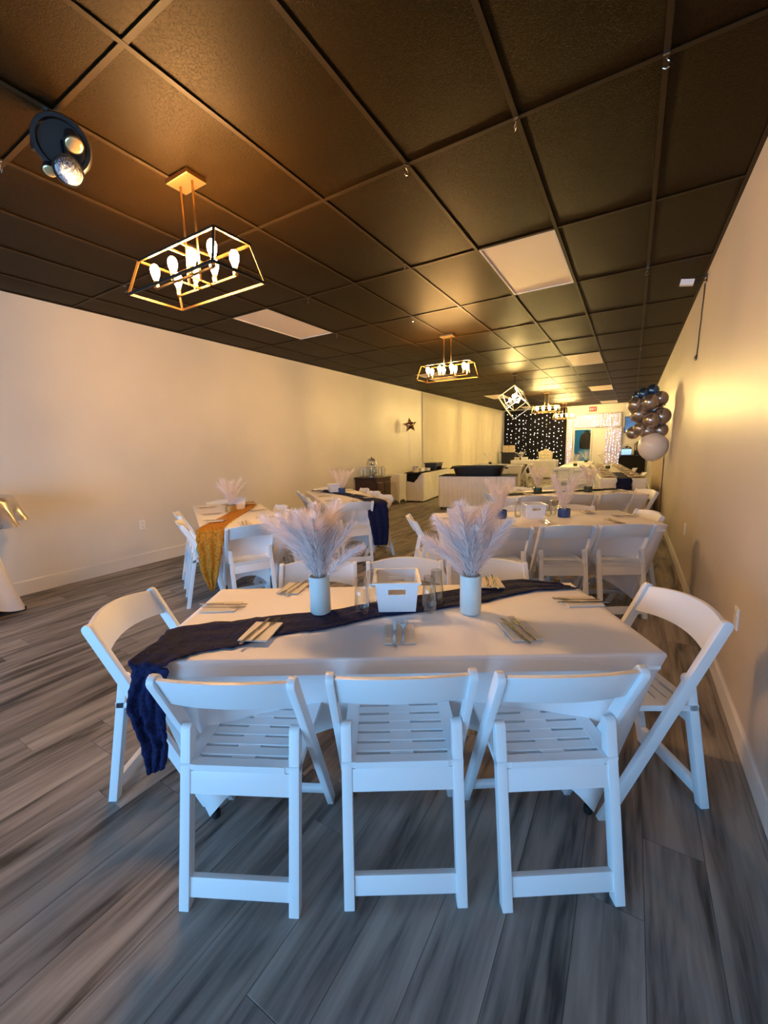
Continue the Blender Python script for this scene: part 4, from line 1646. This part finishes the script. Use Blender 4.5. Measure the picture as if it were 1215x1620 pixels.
# dark side counter with a silver warmer, right of the door
t = thing('side_counter', 'black draped counter at the far right corner', 'counter', (.02, 18.95, 0))
MB().box((0, 0, .44), (.9, .55, .88)).build('drape', M['black_cloth'], t, bevel=.01)
MB().box((0, 0, .90), (.94, .58, .03)).build('top', M['black_plastic'], t, bevel=.004)
t = thing('food_warmer', 'silver food warmer on the black counter at far right', 'warmer', (-.18, 18.95, .915))
MB().box((0, 0, .12), (.36, .34, .24)).build('body', M['steel'], t, bevel=.01)
MB().lathe([(.18, .24), (.16, .30), (.1, .35), (0, .37)], 20).build('lid', M['steel'], t, True)
MB().tube([(-.05, 0, .37), (-.05, 0, .40), (.05, 0, .40), (.05, 0, .37)], .008, 8).build('handle', M['blackmetal'], t)
t = thing('drink_urn', 'tall black drink urn on the counter at far right', 'urn', (.18, 18.95, .915))
MB().lathe([(.12, 0), (.12, .02), (.11, .03), (.11, .42), (.09, .46), (.03, .48), (.02, .52), (0, .52)], 22).build('body', M['black_plastic'], t, True)
MB().box((0, -.12, .08), (.03, .06, .03)).build('spout', M['black_plastic'], t)

# ---------------------------------------------------------------- balloons
t = thing('balloon_garland', 'cluster of taupe, blue and white balloons hanging by the right wall', 'balloons', (0, 7.9, 0))


def balloon(p, r_, mt, nm='balloon'):
    prof = []
    for k in range(17):
        a = PI * k / 16
        rr_ = r_ * math.sin(a)
        z = r_ * math.cos(a)
        if z < 0:
            z *= 1.12
            rr_ *= 1 - .10 * (-z / r_) ** 2
        prof.append((max(rr_, 0), z))
    rx = Matrix.Rotation(R(rng.uniform(-50, 50)), 3, 'X') @ Matrix.Rotation(R(rng.uniform(-50, 50)), 3, 'Y')
    if r_ > .18:
        rx = Matrix.Identity(3)
    o = MB().lathe(prof[::-1], 22, p, rx).build(nm, mt, t, True)
    kp = Vector(p) + rx @ Vector((0, 0, -r_ * 1.12))
    MB().lathe([(.004, 0.004), (.012, -.012), (.0, -.012)], 8, kp, rx).build('knot', mt, o)


for (x, y, z), r_, k in (((.287, 0, 1.344), .213, 2), ((.372, .0, 1.815), .130, 0), ((.234, -.10, 1.754), .125, 0), ((.073, 0, 1.863), .128, 0), ((.203, .02, 1.587), .118, 0), ((.371, .08, 1.600), .112, 0),
                         ((-.005, .05, 1.57), .100, 0), ((.095, -.02, 1.63), .105, 0), ((.012, 0, 2.016), .118, 0), ((.199, -.06, 2.032), .130, 0), ((.337, .02, 2.089), .112, 0),
                         ((.104, .02, 2.186), .086, 1), ((.228, .05, 2.224), .092, 1), ((.030, .08, 2.151), .080, 1), ((.14, .14, 1.93), .12, 0), ((.28, .16, 1.94), .12, 0), ((.15, .16, 1.72), .12, 0)):
    balloon((x, y, z), r_, (M['taupe'], M['bluechrome'], M['white_latex'])[k])
MB().tube([(.228, .08, 2.25), (.25, .08, ZC - .003)], .0012, 5).build('hanging_line', M['glass'], t)

# star balloon on the left wall
t = thing('star_balloon', 'bronze foil star balloon floating against the left wall', 'balloon', (XL + .20, 9.85, 2.0), R(-50))
b = MB()
pts = []
for k in range(10):
    a = PI / 2 + k * PI / 5 + .12
    r_ = .205 if k % 2 == 0 else .095
    pts.append((r_ * math.cos(a), r_ * math.sin(a)))
rings = []
for s_, d_ in ((1, 0), (.93, .03), (.75, .055), (.45, .078), (.12, .085)):
    rings.append((s_, d_))
vs, fs = [], []
for s_, d_ in rings:
    vs += [(d_, p_[0] * s_, p_[1] * s_) for p_ in pts]
for j in range(len(rings) - 1):
    for k in range(10):
        fs.append((j * 10 + k, j * 10 + (k + 1) % 10, (j + 1) * 10 + (k + 1) % 10, (j + 1) * 10 + k))
fs.append(tuple(range(40, 50)))
b.add(vs, fs)
b.add([(-v[0], v[1], v[2]) for v in vs], [f[::-1] for f in fs])
b.build('foil', M['bronze_foil'], t, 'auto')
for k in range(3):
    MB().tube([(0, -.02 + .02 * k, -.09), (.02, -.04 + .03 * k, -.3), (.01, .01 * k - .03, -.55), (.03, .03 * k - .06, -.82 - .07 * k)], .003, 5).build('ribbon', M['plate'], t)

# ---------------------------------------------------------------- buffet along the left wall
t = thing('sideboard', 'dark brown wooden sideboard against the left wall', 'cabinet', (-4.98, 7.76, 0))
MB().box((0, 0, .40), (.56, .60, .70)).build('body', M['wood'], t, bevel=.006)
MB().box((0, 0, .765), (.60, .64, .03)).build('top', M['wood'], t, bevel=.004)
for k in (-1, 1):
    dr = MB().box((.285, k * .145, .38), (.02, .27, .58)).build('door', M['wood'], t, bevel=.006)
    MB().lathe([(.0, 0), (.010, 0), (.013, .02), (0, .025)], 10, (.295, k * .03, .42), Matrix.Rotation(R(90), 3, 'Y')).build('knob', M['steel'], dr, True)
MB().box((0, -.305, .42), (.44, .012, .5)).build('end_panel', M['wood'], t, bevel=.004)
for sx in (-1, 1):
    for sy in (-1, 1):
        MB().box((sx * .24, sy * .26, .03), (.05, .05, .06)).build('foot', M['wood'], t)


def dispenser(p, s, label):
    t = thing('drink_dispenser', label, 'dispenser', p, 0, 'glass drink dispensers')
    MB().lathe([(.10 * s, 0), (.10 * s, .03 * s), (.07 * s, .04 * s), (.0, .04 * s)], 20).build('stand', M['steel'], t, 'auto')
    MB().lathe([(.0, .045 * s), (.08 * s, .045 * s), (.095 * s, .07 * s), (.10 * s, .28 * s), (.07 * s, .32 * s), (.066 * s, .32 * s), (.094 * s, .275 * s), (.09 * s, .075 * s), (0, .06 * s)], 22).build('jar', M['glass'], t, True)
    MB().lathe([(.074 * s, .318 * s), (.078 * s, .345 * s), (.05 * s, .36 * s), (.015 * s, .365 * s), (.015 * s, .385 * s), (0, .39 * s)], 20).build('lid', M['steel'], t, True)
    MB().box((.10 * s, 0, .08 * s), (.05 * s, .02 * s, .02 * s)).build('tap', M['steel'], t, bevel=.002)


dispenser((-4.95, 7.66, .782), 1.15, 'large glass drink dispenser with a metal lid on the dark sideboard')
dispenser((-5.10, 7.90, .782), .8, 'smaller glass drink dispenser at the back of the dark sideboard')
pit = Proto(lambda: tag(MB().lathe([(.0, 0), (.045, 0), (.05, .02), (.055, .14), (.045, .2), (.05, .22), (.046, .22), (.041, .2), (.051, .14), (.046, .024), (0, .012)], 18).build('glass_pitcher', M['glass'], None, True), '', 'pitcher'))
for k, (x, y) in enumerate(((-4.93, 7.51), (-5.12, 7.52), (-4.79, 7.76), (-4.80, 7.55), (-4.85, 7.99), (-5.16, 7.70))):
    pit((x, y, .782), 0, 'clear glass carafe on the dark sideboard, ' + ('at its near front corner', 'at its near back corner', 'right of the large dispenser', 'left of the large dispenser', 'at its far end', 'by the wall behind the large dispenser')[k], 'clear glass carafes')
# narrow stretch covered stand
cm = cover_mesh(.18, .20, .76, 'stand_cover', M['cloth'], arch=.09, arch_s=.09, push=.03, foot=.03, inset=(.02, .02))
o = tag(link('stand_cover', cm), 'white stretch cover on the small stand beside the dark sideboard', 'tablecloth')
o.location = (-5.06, 9.0, 0)
t = thing('serving_stand', 'small serving stand under a white stretch cover by the sideboard', 'table', (-5.06, 9.0, 0))
MB().box((0, 0, .73), (.34, .38, .03)).build('tabletop', M['plastic'], t)
for sx in (-1, 1):
    for sy in (-1, 1):
        MB().tube([(sx * .145, sy * .165, 0), (sx * .145, sy * .165, .72)], .014, 8).build('leg', M['darksteel'], t)
# buffet table
TB = Tab((-4.86, 10.47), 95, 1.12, .27, .76)
table(TB, 'the buffet along the left wall', flat=True, mt='cloth')
q = TB.p
st = [(q(-1.14, -.02, .52), q(-1.14, .20, .56), Vector((0, -.006, 0))), (q(-1.135, -.16, .70), q(-1.135, .25, .70), Vector((0, -.006, 0))), (q(-1.08, -.25, .762), q(-1.08, .25, .762)), (q(0, -.25, .762), q(0, .25, .762)), (q(1.1, -.25, .762), q(1.1, .25, .762))]
strip('table_runner', st, M['black_cloth'], 'black cloth laid along the top of the left wall buffet', cross=8, sub=5, seed=9)
t = thing('chafing_dish', 'black rectangular chafing dish on the buffet along the left wall', 'chafing dish', (-4.83, 10.75, .775), R(95))
MB().box((0, 0, .13), (.56, .34, .09)).build('pan', M['black_plastic'], t, bevel=.01)
MB().box((0, 0, .185), (.60, .38, .025)).build('lid', M['black_plastic'], t, bevel=.008)
for sx in (-1, 1):
    MB().box((sx * .26, 0, .045), (.03, .30, .09)).build('leg', M['black_plastic'], t)
t = thing('cookie_tin', 'small patterned tin standing on the left wall buffet', 'tin', (-4.78, 9.5, .775))
MB().lathe([(.0, 0), (.08, 0), (.08, .13), (.0, .13)], 24).build('body', M['card'], t, 'auto')
MB().lathe([(.083, .125), (.083, .15), (.0, .152)], 24).build('lid', M['steel'], t, 'auto')
for k, (y, w, hh) in enumerate(((9.85, .22, .08), (10.22, .16, .06))):
    tag(MB().box((0, 0, hh / 2), (.18, w, hh)).box((0, 0, hh + .006), (.19, w + .01, .012)).build('food_tray', M['plastic'], None, bevel=.004), ('low white lidded tray beside the tin on the buffet', 'smaller white tray next to the chafing dish')[k], 'tray').location = (-4.82, y, .775)

# skirted table with the black tub
TS = Tab((-2.93, 8.98), 10, .82, .38, .76)
pr = Proto(lambda: make_table(.82, .38, .745, (.03, .03)))
pr((TS.c.x, TS.c.y, 0), TS.a, 'folding table hidden under the pleated skirt and black tub', 'folding banquet tables')
b = MB()


def skirt(u, v):
    # rounded rectangle perimeter
    per_ = 2 * (2 * .82 + 2 * .38)
    s_ = u * per_
    segs = ((2 * .82, (-.82, -.38), (1, 0)), (2 * .38, (.82, -.38), (0, 1)), (2 * .82, (.82, .38), (-1, 0)), (2 * .38, (-.82, .38), (0, -1)))
    for ln, o_, d_ in segs:
        if s_ <= ln + 1e-9:
            x, y = o_[0] + d_[0] * s_, o_[1] + d_[1] * s_
            nx_, ny_ = d_[1], -d_[0]
            break
        s_ -= ln
    w = .004 + .012 * (1 - v)
    f = w * math.sin(u * 96 * PI) + .03 * (1 - v)
    return (x + nx_ * f, y + ny_ * f, .07 + .69 * v)


b.grid(skirt, 480, 5)
o = tag(b.build('table_skirt', M['cloth'], None, True), 'white pleated skirt around the table that carries the black tub', 'tablecloth')
o.location, o.rotation_euler = (TS.c.x, TS.c.y, 0), (0, 0, TS.a)
o = tag(MB().box((0, 0, .7635), (1.67, .79, .007)).build('table_topper', M['black_cloth'], None, bevel=.002), 'black cloth topper under the black tub', 'tablecloth')
o.location, o.rotation_euler = (TS.c.x, TS.c.y, 0), (0, 0, TS.a)
t = thing('serving_tub', 'large black serving tub with flared rim on the skirted table', 'tub', (TS.c.x + .0, TS.c.y, .768), TS.a)


def tub_ring(s_, z):
    return [(x * s_, y * s_, z) for x, y in [(a * .56 * (abs(math.cos(q_)) ** .35) * (1 if math.cos(q_) >= 0 else -1) * 1, .30 * (abs(math.sin(q_)) ** .35) * (1 if math.sin(q_) >= 0 else -1)) for a, q_ in [(1, 2 * PI * k / 40) for k in range(40)]]]


rg = [tub_ring(.88, 0), tub_ring(.97, .17), tub_ring(1.04, .175), tub_ring(1.05, .20), tub_ring(.99, .20), tub_ring(.95, .18), tub_ring(.85, .03)]
vs = [p_ for r_ in rg for p_ in r_]
fs = [(j * 40 + k, j * 40 + (k + 1) % 40, (j + 1) * 40 + (k + 1) % 40, (j + 1) * 40 + k) for j in range(6) for k in range(40)] + [tuple(range(40))[::-1], tuple(240 + k for k in range(40))]
MB().add(vs, fs).build('body', M['black_plastic'], t, 'auto')
for s_ in (-1, 1):
    MB().tube([(s_ * .57, -.08, .15), (s_ * .63, -.07, .15), (s_ * .63, .07, .15), (s_ * .57, .08, .15)], .012, 8).build('handle', M['black_plastic'], t, True)

# ---------------------------------------------------------------- throne and head table pieces
t = thing('throne_chair', 'ornate cream throne chair with tufted back before the black curtain', 'chair', (-3.27, 19.05, 0), R(180))
MB().box((0, 0, .46), (.60, .56, .10)).build('seat', M['ivory'], t, bevel=.02)
b = MB()
poly = [(-.27, .5), (.27, .5), (.29, .95), (.31, 1.08), (.24, 1.08), (.19, 1.13), (.10, 1.13), (.05, 1.19), (0, 1.22), (-.05, 1.19), (-.10, 1.13), (-.19, 1.13), (-.24, 1.08), (-.31, 1.08), (-.29, .95)]
b.prism(poly, -.30, -.24, lambda a, z, d: (a, d, z))
bk = b.build('backrest', M['gilt'], t, bevel=.008)
for i in range(3):
    for j in range(4):
        MB().lathe([(.0, -.012), (.05, -.006), (.062, .0), (.05, .012), (.0, .02)], 10, ((i - 1) * .13, -.235, .58 + j * .13), Matrix.Rotation(R(-90), 3, 'X')).build('tuft', M['ivory'], bk, True)
for s_ in (-1, 1):
    MB().tube([(s_ * .29, -.25, .72), (s_ * .31, .0, .74), (s_ * .31, .24, .70), (s_ * .30, .25, .5)], .028, 10).build('armrest', M['gilt'], t, True)
    for yy in (-.24, .22):
        MB().tube([(s_ * .25, yy, .42), (s_ * .28, yy * 1.1, .2), (s_ * .25, yy * 1.15, 0)], [.035, .025, .022], 10).build('leg', M['gilt'], t, True)
for k, (x, l) in enumerate(((-4.874, 'left of two small framed cards standing on a rear stand'), (-4.60, 'right of two small framed cards standing on a rear stand'))):
    t = thing('framed_card', l, 'picture frame', (x, 18.75, 1.09), R(0), 'framed cards')
    f = MB()
    for s_ in (-1, 1):
        f.box((s_ * .115, 0, .15), (.022, .02, .30))
        f.box((0, 0, .15 + s_ * .14), (.21, .02, .022))
    f.build('frame', M['gilt'], t)
    MB().box((0, .004, .15), (.21, .008, .26)).build('card', M['card'], t)
t = thing('gift_stand', 'dark gift stand at the left end of the head table', 'stand', (-4.75, 18.8, 0))
MB().box((0, 0, 1.075), (.7, .3, .03)).build('top', M['black_plastic'], t, bevel=.004)
MB().box((0, .05, .53), (.6, .2, 1.06)).build('body', M['black_plastic'], t, bevel=.004)
for k, (x, y, w, l) in enumerate(((-3.95, 18.30, .26, 'long white gift box on the head table'), (-4.25, 18.22, .18, 'small cream gift box at the left of the head table'))):
    o = tag(MB().box((0, 0, .055), (w, .16, .11)).box((0, 0, .115), (w + .01, .17, .02)).build('gift_box', M['plastic'] if k == 0 else M['ivory'], None, bevel=.003), l, 'box')
    o.location = (x, y, .757)
